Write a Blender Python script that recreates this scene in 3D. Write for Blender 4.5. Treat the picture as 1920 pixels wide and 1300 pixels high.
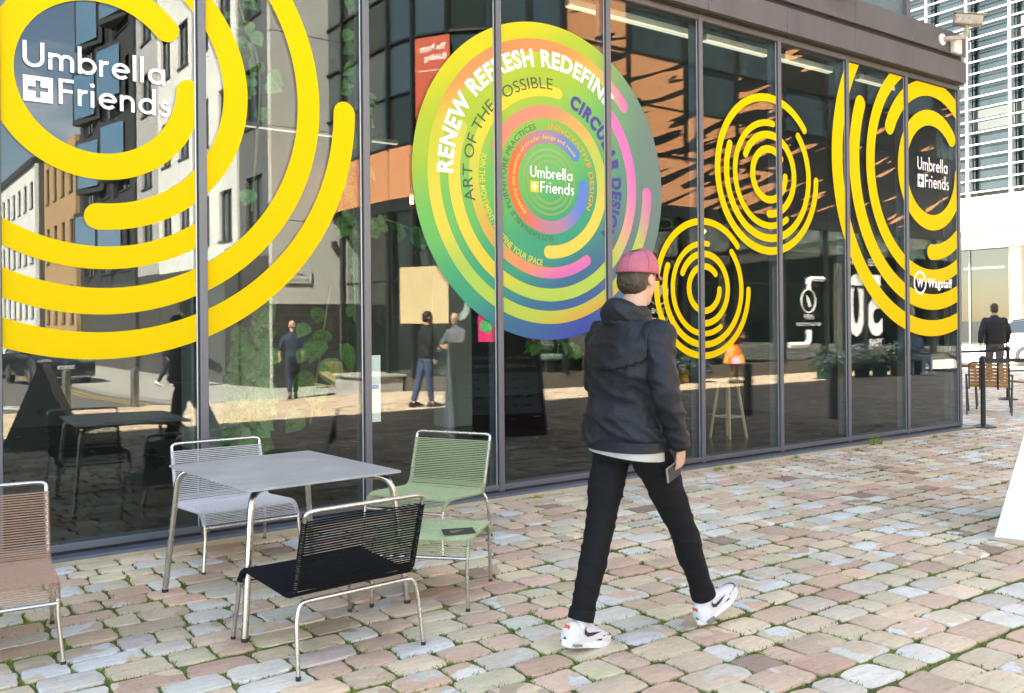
import bpy, bmesh, math, random
from mathutils import Vector, Matrix, noise
R = math.radians
scene = bpy.context.scene
for o in list(bpy.data.objects):
    bpy.data.objects.remove(o)
col = scene.collection

# ------------------------------------------------------------------ camera, sky, sun, exposure
CAM_H, CAM_D, CAM_TH, CAM_F = 1.47, 6.37318, 0.93810713, 1726.32
cam = bpy.data.cameras.new('camera')
cam.lens = 36.0 * CAM_F / 1920.0
cam.sensor_width = 36.0
cam.shift_y = -(650.0 - 604.254) / 1920.0
cam.clip_start, cam.clip_end = 0.05, 3000.0
cam_ob = bpy.data.objects.new('camera', cam)
col.objects.link(cam_ob)
fwd = Vector((math.cos(CAM_TH), math.sin(CAM_TH), 0)); rgt = Vector((math.sin(CAM_TH), -math.cos(CAM_TH), 0)); upv = Vector((0, 0, 1))
rot = Matrix((rgt, upv, -fwd)).transposed() @ Matrix.Rotation(-0.00845974, 3, 'Z')
cam_ob.matrix_world = Matrix.Translation((0, -CAM_D, CAM_H)) @ rot.to_4x4()
scene.camera = cam_ob

SUN_EL = R(48)
sun_h = Vector((0.88, -0.475, 0)).normalized()
sun_dir = (sun_h * math.cos(SUN_EL) - Vector((0, 0, math.sin(SUN_EL)))).normalized()
world = bpy.data.worlds.new('World'); scene.world = world; world.use_nodes = True
wn = world.node_tree.nodes; wl = world.node_tree.links
bg = wn['Background']
sky = wn.new('ShaderNodeTexSky'); sky.sky_type = 'NISHITA'; sky.sun_disc = False
sky.sun_elevation = SUN_EL; sky.sun_rotation = math.atan2(-sun_h.x, -sun_h.y)
sky.air_density = 1.0; sky.dust_density = 0.6; sky.ozone_density = 1.0
# broken fair-weather cloud over the whole dome
tc = wn.new('ShaderNodeTexCoord'); mp = wn.new('ShaderNodeMapping'); mp.inputs['Scale'].default_value = (1.6, 1.6, 3.6); mp.inputs['Location'].default_value = (3.1, 1.7, 0.4)
nz = wn.new('ShaderNodeTexNoise'); nz.inputs['Scale'].default_value = 1.7; nz.inputs['Detail'].default_value = 8; nz.inputs['Roughness'].default_value = 0.58
rp = wn.new('ShaderNodeValToRGB'); rp.color_ramp.elements[0].position = 0.53; rp.color_ramp.elements[1].position = 0.72
mx = wn.new('ShaderNodeMixRGB'); mx.inputs['Color2'].default_value = (8.5, 8.8, 9.2, 1)
wl.new(tc.outputs['Generated'], mp.inputs['Vector']); wl.new(mp.outputs['Vector'], nz.inputs['Vector'])
wl.new(nz.outputs['Fac'], rp.inputs['Fac']); wl.new(rp.outputs['Color'], mx.inputs['Fac'])
wl.new(sky.outputs['Color'], mx.inputs['Color1']); wl.new(mx.outputs['Color'], bg.inputs['Color'])
bg.inputs['Strength'].default_value = 0.06
sl = bpy.data.lights.new('sun', 'SUN'); sl.energy = 5.0; sl.angle = R(0.53); sl.color = (1.0, 0.95, 0.87)
so = bpy.data.objects.new('sun', sl); col.objects.link(so); so.location = (-40, 25, 60)
so.rotation_euler = sun_dir.to_track_quat('-Z', 'Y').to_euler()
vs = scene.view_settings
vs.view_transform = 'Standard'; vs.look = 'None'; vs.gamma = 1.0; vs.use_curve_mapping = False
vs.exposure = 3.72
vs.use_white_balance = True; vs.white_balance_temperature = 7250; vs.white_balance_tint = 10
scene.cycles.max_bounces = 8; scene.cycles.transparent_max_bounces = 16
scene.cycles.glossy_bounces = 4; scene.cycles.diffuse_bounces = 3
scene.cycles.caustics_reflective = False; scene.cycles.caustics_refractive = False

# ------------------------------------------------------------------ projection helpers (for choosing what is in view)
def px(P):
    rx, ry, z = P[0], P[1] + CAM_D, P[2] - CAM_H
    Z = math.cos(CAM_TH) * rx + math.sin(CAM_TH) * ry; X = math.sin(CAM_TH) * rx - math.cos(CAM_TH) * ry
    if Z < 0.2: return None
    u, v = CAM_F * X / Z, -CAM_F * z / Z
    return 960 + u + 0.00846 * v, 604.25 - 0.00846 * u + v, Z
def seen(P, m=150):
    q = px(P)
    return q is not None and -m < q[0] < 1920 + m and -m < q[1] < 1300 + m
def gz(y):                                     # the paving falls gently away from the shop front
    return -0.026 * min(max(0.0, -y - 4.5), 16.0)

# ------------------------------------------------------------------ materials
MATS = {}
def nt(m): return m.node_tree.nodes, m.node_tree.links
def mat(name, c, rough=0.5, metal=0.0, var=0.10, scale=6.0, bump=0.0, bscale=None, spec=0.5, coat=0.0, stretch=None):
    if name in MATS: return MATS[name]
    m = bpy.data.materials.new(name); m.use_nodes = True; n, l = nt(m); b = n['Principled BSDF']
    b.inputs['Roughness'].default_value = rough; b.inputs['Metallic'].default_value = metal
    b.inputs['Specular IOR Level'].default_value = spec; b.inputs['Coat Weight'].default_value = coat
    tcn = n.new('ShaderNodeTexCoord'); vec = tcn.outputs['Object']
    if stretch:
        mpn = n.new('ShaderNodeMapping'); mpn.inputs['Scale'].default_value = stretch; l.new(vec, mpn.inputs['Vector']); vec = mpn.outputs['Vector']
    t = n.new('ShaderNodeTexNoise'); t.inputs['Scale'].default_value = scale; t.inputs['Detail'].default_value = 6; t.inputs['Roughness'].default_value = 0.6
    l.new(vec, t.inputs['Vector'])
    r = n.new('ShaderNodeValToRGB'); e = r.color_ramp.elements
    e[0].position = 0.3; e[1].position = 0.7
    e[0].color = (c[0] * (1 - var), c[1] * (1 - var), c[2] * (1 - var), 1); e[1].color = (min(1, c[0] * (1 + var)), min(1, c[1] * (1 + var)), min(1, c[2] * (1 + var)), 1)
    l.new(t.outputs['Fac'], r.inputs['Fac']); l.new(r.outputs['Color'], b.inputs['Base Color'])
    rr = n.new('ShaderNodeMapRange'); rr.inputs['To Min'].default_value = max(0.02, rough - 0.07); rr.inputs['To Max'].default_value = min(1, rough + 0.07)
    l.new(t.outputs['Fac'], rr.inputs['Value']); l.new(rr.outputs['Result'], b.inputs['Roughness'])
    if bump:
        t2 = n.new('ShaderNodeTexNoise'); t2.inputs['Scale'].default_value = bscale or scale * 8; t2.inputs['Detail'].default_value = 5
        l.new(vec, t2.inputs['Vector'])
        bp = n.new('ShaderNodeBump'); bp.inputs['Strength'].default_value = bump; bp.inputs['Distance'].default_value = 0.01
        l.new(t2.outputs['Fac'], bp.inputs['Height']); l.new(bp.outputs['Normal'], b.inputs['Normal'])
    MATS[name] = m
    return m
def emis(name, c, s):
    if name in MATS: return MATS[name]
    m = bpy.data.materials.new(name); m.use_nodes = True; n, l = nt(m); b = n['Principled BSDF']
    b.inputs['Base Color'].default_value = (c[0], c[1], c[2], 1)
    b.inputs['Emission Color'].default_value = (c[0], c[1], c[2], 1); b.inputs['Emission Strength'].default_value = s
    MATS[name] = m
    return m
def glass(name, f0, tint=(0.93, 0.97, 0.95), rough=0.0, wob=0.0):
    """architectural glazing: see-through, with a Schlick reflection"""
    if name in MATS: return MATS[name]
    m = bpy.data.materials.new(name); m.use_nodes = True; n, l = nt(m); n.remove(n['Principled BSDF'])
    out = n['Material Output']
    tr = n.new('ShaderNodeBsdfTransparent'); tr.inputs['Color'].default_value = (*tint, 1)
    gl = n.new('ShaderNodeBsdfGlossy'); gl.inputs['Roughness'].default_value = rough; gl.inputs['Color'].default_value = (1, 1, 1, 1)
    lw = n.new('ShaderNodeLayerWeight'); lw.inputs['Blend'].default_value = 0.5
    pw = n.new('ShaderNodeMath'); pw.operation = 'POWER'; pw.inputs[1].default_value = 5.0
    mr = n.new('ShaderNodeMapRange'); mr.inputs['To Min'].default_value = f0; mr.inputs['To Max'].default_value = 1.0
    l.new(lw.outputs['Facing'], pw.inputs[0]); l.new(pw.outputs[0], mr.inputs['Value'])
    ms = n.new('ShaderNodeMixShader')
    l.new(mr.outputs['Result'], ms.inputs['Fac']); l.new(tr.outputs[0], ms.inputs[1]); l.new(gl.outputs[0], ms.inputs[2])
    l.new(ms.outputs[0], out.inputs['Surface'])
    if wob:
        tcn = n.new('ShaderNodeTexCoord'); t = n.new('ShaderNodeTexNoise'); t.inputs['Scale'].default_value = 0.9; t.inputs['Detail'].default_value = 1.5
        bp = n.new('ShaderNodeBump'); bp.inputs['Strength'].default_value = wob; bp.inputs['Distance'].default_value = 0.01
        l.new(tcn.outputs['Object'], t.inputs['Vector']); l.new(t.outputs['Fac'], bp.inputs['Height'])
        l.new(bp.outputs['Normal'], gl.inputs['Normal'])
    MATS[name] = m
    return m

# ------------------------------------------------------------------ mesh helpers
class MB:
    def __init__(s): s.v = []; s.f = []
    def add(s, vs_, fs):
        k = len(s.v); s.v += [tuple(p) for p in vs_]; s.f += [tuple(i + k for i in q) for q in fs]; return s
    def box(s, a, b):
        x0, y0, z0 = a; x1, y1, z1 = b
        return s.add([(x0, y0, z0), (x1, y0, z0), (x1, y1, z0), (x0, y1, z0), (x0, y0, z1), (x1, y0, z1), (x1, y1, z1), (x0, y1, z1)],
                     [(0, 3, 2, 1), (4, 5, 6, 7), (0, 1, 5, 4), (1, 2, 6, 5), (2, 3, 7, 6), (3, 0, 4, 7)])
    def cbox(s, c, d): return s.box((c[0] - d[0] / 2, c[1] - d[1] / 2, c[2] - d[2] / 2), (c[0] + d[0] / 2, c[1] + d[1] / 2, c[2] + d[2] / 2))
    def bbox(s, a, b, ch):
        """box with chamfered edges (all twelve)"""
        x0, y0, z0 = a; x1, y1, z1 = b; vs_ = []
        for (x, sx) in ((x0, 1), (x1, -1)):
            for (y, sy) in ((y0, 1), (y1, -1)):
                for (z, sz) in ((z0, 1), (z1, -1)):
                    vs_ += [(x, y + sy * ch, z + sz * ch), (x + sx * ch, y, z + sz * ch), (x + sx * ch, y + sy * ch, z)]
        def i(a_, b_, c_, k): return (a_ * 4 + b_ * 2 + c_) * 3 + k
        fs = []
        for a_ in (0, 1):
            q = [i(a_, 0, 0, 0), i(a_, 1, 0, 0), i(a_, 1, 1, 0), i(a_, 0, 1, 0)]; fs.append(q if a_ else q[::-1])
            q = [i(0, a_, 0, 1), i(0, a_, 1, 1), i(1, a_, 1, 1), i(1, a_, 0, 1)]; fs.append(q if a_ else q[::-1])
            q = [i(0, 0, a_, 2), i(1, 0, a_, 2), i(1, 1, a_, 2), i(0, 1, a_, 2)]; fs.append(q if a_ else q[::-1])
        for p in (0, 1):
            for q in (0, 1):
                fs.append((i(p, q, 0, 0), i(p, q, 1, 0), i(p, q, 1, 1), i(p, q, 0, 1)))
                fs.append((i(p, 0, q, 0), i(p, 1, q, 0), i(p, 1, q, 2), i(p, 0, q, 2)))
                fs.append((i(0, p, q, 1), i(1, p, q, 1), i(1, p, q, 2), i(0, p, q, 2)))
                for r_ in (0, 1): fs.append((i(p, q, r_, 0), i(p, q, r_, 1), i(p, q, r_, 2)))
        return s.add(vs_, fs)
    def tube(s, pts, r, n=8, cap=True, closed=False):
        pts = [Vector(p) for p in pts]; N = len(pts); rad = r if isinstance(r, (list, tuple)) else [r] * N
        vs_ = []; fs = []; prev = None
        for i, p in enumerate(pts):
            if closed: t = pts[(i + 1) % N] - pts[i - 1]
            else: t = pts[min(i + 1, N - 1)] - pts[max(i - 1, 0)]
            t = t.normalized() if t.length > 1e-9 else Vector((0, 0, 1))
            if prev is None:
                a = Vector((0, 0, 1)) if abs(t.z) < 0.9 else Vector((1, 0, 0)); u = t.cross(a).normalized()
            else:
                u = prev - t * prev.dot(t); u = u.normalized() if u.length > 1e-6 else t.orthogonal().normalized()
            prev = u; w = t.cross(u)
            for k in range(n):
                an = 2 * math.pi * k / n; vs_.append(p + (u * math.cos(an) + w * math.sin(an)) * rad[i])
        for i in range(N if closed else N - 1):
            j = (i + 1) % N
            for k in range(n): fs.append((i * n + k, i * n + (k + 1) % n, j * n + (k + 1) % n, j * n + k))
        if cap and not closed:
            fs.append(tuple(range(n))[::-1]); fs.append(tuple((N - 1) * n + k for k in range(n)))
        return s.add(vs_, fs)
    def lathe(s, prof, c=(0, 0, 0), n=16, a0=0.0):
        vs_ = []; fs = []
        for (r, z) in prof:
            for k in range(n):
                an = a0 + 2 * math.pi * k / n; vs_.append((c[0] + r * math.cos(an), c[1] + r * math.sin(an), c[2] + z))
        for i in range(len(prof) - 1):
            for k in range(n): fs.append((i * n + k, i * n + (k + 1) % n, (i + 1) * n + (k + 1) % n, (i + 1) * n + k))
        if prof[0][0] > 1e-5: fs.append(tuple(range(n))[::-1])
        if prof[-1][0] > 1e-5: fs.append(tuple((len(prof) - 1) * n + k for k in range(n)))
        return s.add(vs_, fs)
    def prism(s, poly, h, M=None):
        """polygon in local XY extruded along local Z by h (may be a pair), M a 4x4"""
        z0, z1 = h if isinstance(h, (tuple, list)) else (0, h); n = len(poly)
        vs_ = [Vector((x, y, z0)) for x, y in poly] + [Vector((x, y, z1)) for x, y in poly]
        if M is not None: vs_ = [M @ p for p in vs_]
        fs = [tuple(range(n))[::-1], tuple(range(n, 2 * n))] + [(i, (i + 1) % n, n + (i + 1) % n, n + i) for i in range(n)]
        return s.add(vs_, fs)
    def sphere(s, c, r, n=12, m=8, M=None):
        rx, ry, rz = r if isinstance(r, (tuple, list)) else (r, r, r); vs_ = [Vector((0, 0, -rz))]
        for j in range(1, m):
            ph = -math.pi / 2 + math.pi * j / m
            for k in range(n):
                an = 2 * math.pi * k / n; vs_.append(Vector((rx * math.cos(ph) * math.cos(an), ry * math.cos(ph) * math.sin(an), rz * math.sin(ph))))
        vs_.append(Vector((0, 0, rz))); fs = []
        for k in range(n): fs.append((0, 1 + (k + 1) % n, 1 + k))
        for j in range(m - 2):
            for k in range(n): fs.append((1 + j * n + k, 1 + j * n + (k + 1) % n, 1 + (j + 1) * n + (k + 1) % n, 1 + (j + 1) * n + k))
        for k in range(n): fs.append((1 + (m - 2) * n + k, 1 + (m - 2) * n + (k + 1) % n, len(vs_) - 1))
        if M is not None: vs_ = [M @ p for p in vs_]
        return s.add([p + Vector(c) for p in vs_], fs)
    def xf(s, M): s.v = [tuple(M @ Vector(p)) for p in s.v]; return s
    def mesh(s, name, smooth=None):
        me = bpy.data.meshes.new(name); me.from_pydata(s.v, [], s.f); me.update()
        if smooth is not None and len(me.polygons):
            me.polygons.foreach_set('use_smooth', [True] * len(me.polygons))
            me.set_sharp_from_angle(angle=R(smooth))
        return me
def link(name, me, m=None, parent=None, loc=None, rz=None):
    o = bpy.data.objects.new(name, me); col.objects.link(o)
    if m is not None and me is not None and not me.materials: me.materials.append(m)
    if parent is not None: o.parent = parent
    if loc is not None: o.location = loc
    if rz is not None: o.rotation_euler[2] = rz
    return o
def obj(name, mb, m, parent=None, smooth=None, loc=None, rz=None): return link(name, mb.mesh(name, smooth), m, parent, loc, rz)
def tag(o, label=None, cat=None, group=None, kind=None):
    if label: o['label'] = label
    if cat: o['category'] = cat
    if group: o['group'] = group
    if kind: o['kind'] = kind
    return o
def thing(name, label, cat, loc=(0, 0, 0), rz=0.0, group=None):
    o = bpy.data.objects.new(name, None); col.objects.link(o); o.location = loc; o.rotation_euler[2] = rz; o.empty_display_size = 0.2
    return tag(o, label, cat, group)
def struct(name, mb, m, smooth=None): return tag(obj(name, mb, m, None, smooth), kind='structure')
def copy_tree(o, parent=None):
    c = o.copy(); col.objects.link(c); c.parent = parent
    for ch in list(o.children): copy_tree(ch, c)
    return c
def bez(p0, p1, p2, n=6):
    p0, p1, p2 = Vector(p0), Vector(p1), Vector(p2)
    return [p0 * (1 - t) ** 2 + p1 * 2 * t * (1 - t) + p2 * t * t for t in [i / n for i in range(n + 1)]]
def bent(pts, rad, n=5):
    """polyline with rounded corners"""
    pts = [Vector(p) for p in pts]; out = [pts[0]]
    for i in range(1, len(pts) - 1):
        a, b, c = pts[i - 1], pts[i], pts[i + 1]; d1 = (a - b); d2 = (c - b); r1 = min(rad, d1.length * 0.49); r2 = min(rad, d2.length * 0.49)
        out += bez(b + d1.normalized() * r1, b, b + d2.normalized() * r2, n)
    return out + [pts[-1]]
# ------------------------------------------------------------------ ground, street, paving
random.seed(7)
def strip(x0, x1, ys, dz):
    b = MB()
    for i in range(len(ys) - 1):
        y0, y1 = ys[i], ys[i + 1]
        b.add([(x0, y0, gz(y0) + dz), (x1, y0, gz(y0) + dz), (x1, y1, gz(y1) + dz), (x0, y1, gz(y1) + dz)], [(0, 1, 2, 3)])
    return b
YS = [-300, -60, -20.5, -16, -13.9, -8, -4.5]
m_ground = mat('ground_tarmac', (0.09, 0.088, 0.085), 0.9, var=0.25, scale=3, bump=0.3, bscale=120)
struct('ground', strip(-300, 300, YS + [300], -0.06), m_ground)
m_road = mat('asphalt', (0.115, 0.112, 0.11), 0.9, var=0.22, scale=2.2, bump=0.5, bscale=160)
struct('road', strip(-4.5, 6.0, [-120, -60, -20.5, -16, -13.92], -0.03), m_road)
m_yel = mat('yellow_line_paint', (0.55, 0.36, 0.06), 0.7, var=0.3, scale=20)
m_wht = mat('white_road_paint', (0.62, 0.62, 0.6), 0.7, var=0.25, scale=9)
ln = MB()
for dx in (0.25, 0.5): ln.v, ln.f = ln.add(strip(5.9 - dx - 0.08, 5.9 - dx, [-60, -20.5, -16, -14.6 - dx], -0.025).v, strip(5.9 - dx - 0.08, 5.9 - dx, [-60, -20.5, -16, -14.6 - dx], -0.025).f).v, ln.f
ln2 = strip(-2.0, 5.6, [-14.40, -14.32], -0.025); ln.add(ln2.v, ln2.f)
tag(obj('yellow_road_lines', ln, m_yel), kind='structure')
wm = MB()
for k in range(7):
    x0 = 3.2 - 0.28 * k; y0 = -15.4 - 0.75 * k
    wm.add([(x0, y0, gz(y0) - 0.025), (x0 + 0.75, y0, gz(y0) - 0.025), (x0 + 0.55, y0 - 0.5, gz(y0 - 0.5) - 0.025), (x0 - 0.2, y0 - 0.5, gz(y0 - 0.5) - 0.025)], [(0, 3, 2, 1)])
tag(obj('white_road_marking', wm, m_wht), kind='structure')
# side footway of the street with its kerb
m_slab = mat('footway_concrete', (0.36, 0.35, 0.33), 0.85, var=0.14, scale=1.3, bump=0.2)
fb = MB()
for i in range(4):
    y0, y1 = [-60, -20.5, -16, -14.4, -13.9][i], [-60, -20.5, -16, -14.4, -13.9][i + 1]
    dz = 0.05 if i < 3 else 0.0
    z0, z1 = gz(y0) + 0.05, gz(y1) + dz
    fb.add([(6.12, y0, z0), (14.0, y0, z0), (14.0, y1, z1), (6.12, y1, z1)], [(0, 1, 2, 3)])
struct('footway', fb, m_slab)
kb = MB()
for i in range(30):
    y1 = -13.95 - i * 0.9; y0 = y1 - 0.89
    zt = 0.055 if i else 0.03
    kb.add([(5.98, y0, gz(y0) - 0.08), (6.12, y0, gz(y0) - 0.08), (6.12, y1, gz(y1) - 0.08), (5.98, y1, gz(y1) - 0.08), (5.98, y0, gz(y0) + zt), (6.12, y0, gz(y0) + zt), (6.12, y1, gz(y1) + zt), (5.98, y1, gz(y1) + zt)],
           [(0, 3, 2, 1), (4, 5, 6, 7), (0, 1, 5, 4), (1, 2, 6, 5), (2, 3, 7, 6), (3, 0, 4, 7)])
struct('kerb', kb, mat('kerb_granite', (0.33, 0.32, 0.31), 0.8, var=0.15, scale=8))
# sunlit light paving beyond the forecourt
m_plaza = mat('pale_plaza_paving', (0.52, 0.50, 0.46), 0.85, var=0.08, scale=1.2, bump=0.15)
struct('plaza_paving', MB().add([(26.0, -30, -0.01), (90, -30, -0.01), (90, 60, -0.01), (26.0, 60, -0.01)], [(0, 1, 2, 3)]), m_plaza)

# bed the stones sit in: soil with moss
def moss_mat():
    m = bpy.data.materials.new('joint_soil_and_moss'); m.use_nodes = True; n, l = nt(m); b = n['Principled BSDF']; b.inputs['Roughness'].default_value = 0.95
    t = n.new('ShaderNodeTexCoord'); a = n.new('ShaderNodeTexNoise'); a.inputs['Scale'].default_value = 2.6; a.inputs['Detail'].default_value = 5
    c = n.new('ShaderNodeTexNoise'); c.inputs['Scale'].default_value = 90; c.inputs['Detail'].default_value = 4
    r = n.new('ShaderNodeValToRGB'); e = r.color_ramp.elements
    e[0].position = 0.34; e[0].color = (0.035, 0.03, 0.02, 1); e[1].position = 0.6; e[1].color = (0.13, 0.17, 0.03, 1)
    x = r.color_ramp.elements.new(0.48); x.color = (0.10, 0.13, 0.028, 1)
    ad = n.new('ShaderNodeMath'); ad.operation = 'MULTIPLY_ADD'; ad.inputs[1].default_value = 0.45; 
    l.new(t.outputs['Object'], a.inputs['Vector']); l.new(t.outputs['Object'], c.inputs['Vector'])
    sb = n.new('ShaderNodeMath'); sb.operation = 'MULTIPLY_ADD'; sb.inputs[1].default_value = 0.65; sb.inputs[2].default_value = -0.06
    l.new(a.outputs['Fac'], sb.inputs[0]); l.new(c.outputs['Fac'], ad.inputs[0]); l.new(sb.outputs[0], ad.inputs[2])
    l.new(ad.outputs[0], r.inputs['Fac']); l.new(r.outputs['Color'], b.inputs['Base Color'])
    bp = n.new('ShaderNodeBump'); bp.inputs['Strength'].default_value = 0.8; bp.inputs['Distance'].default_value = 0.01
    l.new(c.outputs['Fac'], bp.inputs['Height']); l.new(bp.outputs['Normal'], b.inputs['Normal'])
    return m
m_moss = moss_mat()
pav = MB()
for (x0, x1, ys) in ((-6, 12.3, [-13.9, -8, -4.5, 0.4]), (12.3, 26, [-13.9, -8, -4.5, 0.4, 14])):
    s_ = strip(x0, x1, ys, -0.0095); pav.add(s_.v, s_.f)
pavement = struct('pavement', pav, m_moss)

def stone_mat():
    m = bpy.data.materials.new('sandstone_setts'); m.use_nodes = True; n, l = nt(m); b = n['Principled BSDF']
    b.inputs['Specular IOR Level'].default_value = 0.3
    t = n.new('ShaderNodeTexCoord')
    a1 = n.new('ShaderNodeAttribute'); a1.attribute_name = 'tint'; a2 = n.new('ShaderNodeAttribute'); a2.attribute_name = 'tint2'
    w = n.new('ShaderNodeTexNoise'); w.inputs['Scale'].default_value = 4.2; w.inputs['Detail'].default_value = 2.0; w.inputs['Distortion'].default_value = 0.5
    r = n.new('ShaderNodeValToRGB'); r.color_ramp.elements[0].position = 0.505; r.color_ramp.elements[1].position = 0.52
    mx1 = n.new('ShaderNodeMixRGB')
    l.new(t.outputs['Object'], w.inputs['Vector']); l.new(w.outputs['Fac'], r.inputs['Fac']); l.new(r.outputs['Color'], mx1.inputs['Fac'])
    l.new(a1.outputs['Color'], mx1.inputs['Color1']); l.new(a2.outputs['Color'], mx1.inputs['Color2'])
    # fine bedding bands and mottling
    mp_ = n.new('ShaderNodeMapping'); mp_.inputs['Rotation'].default_value = (0, 0, 0.5); mp_.inputs['Scale'].default_value = (6, 34, 6)
    f = n.new('ShaderNodeTexNoise'); f.inputs['Scale'].default_value = 1.0; f.inputs['Detail'].default_value = 5; f.inputs['Distortion'].default_value = 1.2
    l.new(t.outputs['Object'], mp_.inputs['Vector']); l.new(mp_.outputs['Vector'], f.inputs['Vector'])
    g = n.new('ShaderNodeTexNoise'); g.inputs['Scale'].default_value = 55; g.inputs['Detail'].default_value = 7; g.inputs['Roughness'].default_value = 0.7
    l.new(t.outputs['Object'], g.inputs['Vector'])
    ad = n.new('ShaderNodeMath'); ad.operation = 'ADD'; l.new(f.outputs['Fac'], ad.inputs[0]); l.new(g.outputs['Fac'], ad.inputs[1])
    mr = n.new('ShaderNodeMapRange'); mr.inputs['From Min'].default_value = 0.6; mr.inputs['From Max'].default_value = 1.4; mr.inputs['To Min'].default_value = 0.78; mr.inputs['To Max'].default_value = 1.16
    l.new(ad.outputs[0], mr.inputs['Value'])
    mu = n.new('ShaderNodeMixRGB'); mu.blend_type = 'MULTIPLY'; mu.inputs['Fac'].default_value = 1
    cc = n.new('ShaderNodeCombineColor'); 
    for k in range(3): l.new(mr.outputs['Result'], cc.inputs[k])
    l.new(mx1.outputs['Color'], mu.inputs['Color1']); l.new(cc.outputs['Color'], mu.inputs['Color2'])
    # scattered dark pits and a little grime
    h = n.new('ShaderNodeTexNoise'); h.inputs['Scale'].default_value = 24; h.inputs['Detail'].default_value = 3; l.new(t.outputs['Object'], h.inputs['Vector'])
    hr = n.new('ShaderNodeValToRGB'); hr.color_ramp.elements[0].position = 0.66; hr.color_ramp.elements[1].position = 0.76; l.new(h.outputs['Fac'], hr.inputs['Fac'])
    m3 = n.new('ShaderNodeMixRGB'); m3.inputs['Color2'].default_value = (0.16, 0.13, 0.10, 1)
    sc_ = n.new('ShaderNodeMath'); sc_.operation = 'MULTIPLY'; sc_.inputs[1].default_value = 0.5; l.new(hr.outputs['Color'], sc_.inputs[0]); l.new(sc_.outputs[0], m3.inputs['Fac'])
    st = n.new('ShaderNodeTexNoise'); st.inputs['Scale'].default_value = 0.9; st.inputs['Detail'].default_value = 6; st.inputs['Roughness'].default_value = 0.65; l.new(t.outputs['Object'], st.inputs['Vector'])
    sr = n.new('ShaderNodeMapRange'); sr.inputs['From Min'].default_value = 0.3; sr.inputs['From Max'].default_value = 0.7; sr.inputs['To Min'].default_value = 0.80; sr.inputs['To Max'].default_value = 1.10; l.new(st.outputs['Fac'], sr.inputs['Value'])
    sm = n.new('ShaderNodeVectorMath'); sm.operation = 'SCALE'; l.new(mu.outputs['Color'], sm.inputs[0]); l.new(sr.outputs['Result'], sm.inputs['Scale'])
    l.new(sm.outputs['Vector'], m3.inputs['Color1']); l.new(m3.outputs['Color'], b.inputs['Base Color'])
    b.inputs['Roughness'].default_value = 0.72
    bp = n.new('ShaderNodeBump'); bp.inputs['Strength'].default_value = 0.6; bp.inputs['Distance'].default_value = 0.008
    l.new(ad.outputs[0], bp.inputs['Height']); l.new(bp.outputs['Normal'], b.inputs['Normal'])
    return m
m_stone = stone_mat()
PAL = [((0.66, 0.54, 0.40), 4.2), ((0.58, 0.41, 0.315), 3.4), ((0.66, 0.635, 0.58), 1.8), ((0.63, 0.55, 0.41), 3.0), ((0.53, 0.425, 0.315), 1.8), ((0.65, 0.48, 0.375), 2.8), ((0.32, 0.24, 0.19), 0.35), ((0.58, 0.53, 0.46), 1.4)]
def pick():
    r = random.random() * sum(w for _, w in PAL)
    for c, w in PAL:
        r -= w
        if r < 0: break
    k = random.uniform(0.88, 1.1); j = [random.uniform(0.985, 1.02), 1.0, random.uniform(0.97, 1.01)]
    return tuple(min(0.76, c[i] * k * j[i] * (1.03, 1.0, 0.94)[i]) for i in range(3))
def sett(x0, x1, y0, y1, fine):
    """one worn sett; plan with jittered, rounded corners, softly domed top; local to its centre"""
    cx, cy = (x0 + x1) / 2, (y0 + y1) / 2; hx, hy = (x1 - x0) / 2 - 0.0054, (y1 - y0) / 2 - 0.0054
    n = 20 if fine else 12; out = []
    ex = random.uniform(5.0, 10.0); sk = random.uniform(-0.05, 0.05); w1, w2 = random.uniform(-0.05, 0.05), random.uniform(-0.07, 0.07)
    ph = random.uniform(0, 6)
    for k in range(n):
        a = 2 * math.pi * (k + 0.5) / n; c, s = math.cos(a), math.sin(a)
        rr = 1.0 / (abs(c) ** ex + abs(s) ** ex) ** (1 / ex); rr *= 1 + 0.028 * math.sin(3 * a + ph) + random.uniform(-0.035, 0.024)
        x, y = c * rr, s * rr
        out.append((hx * (x * (1 + w1 * y) + sk * y), hy * (y * (1 + w2 * x))))
    zt = gz(cy) + random.uniform(-0.004, 0.005); dm = random.uniform(0.0005, 0.0035); tx, ty = random.uniform(-0.012, 0.012), random.uniform(-0.012, 0.012)
    rings = [(1.0, -0.03), (0.995, -0.005), (0.968, 0.0), (0.82, dm)] if fine else [(1.0, -0.03), (0.99, -0.006), (0.9, 0.001)]
    vs_ = []; fs = []
    for (k, z) in rings:
        for (x, y) in out: vs_.append((cx + x * k, cy + y * k, zt + z + tx * x * k + ty * y * k + (gz(cy + y * k) - gz(cy)) + (random.uniform(-0.0016, 0.0016) if fine and k < 0.98 else 0)))
    for i in range(len(rings) - 1):
        for k in range(n): fs.append((i * n + k, i * n + (k + 1) % n, (i + 1) * n + (k + 1) % n, (i + 1) * n + k))
    if fine:
        vs_.append((cx, cy, zt + dm * 1.1)); L = (len(rings) - 1) * n
        for k in range(n): fs.append((L + k, L + (k + 1) % n, len(vs_) - 1))
    else: fs.append(tuple((len(rings) - 1) * n + k for k in range(n)))
    t1 = pick(); t2 = ((0.67, 0.65, 0.60) if random.random() < 0.4 else pick()) if random.random() < 0.38 else tuple(c * random.uniform(0.93, 1.05) for c in t1)
    return vs_, fs, t1, t2
stones = []; joints = []
y = -0.235
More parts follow.
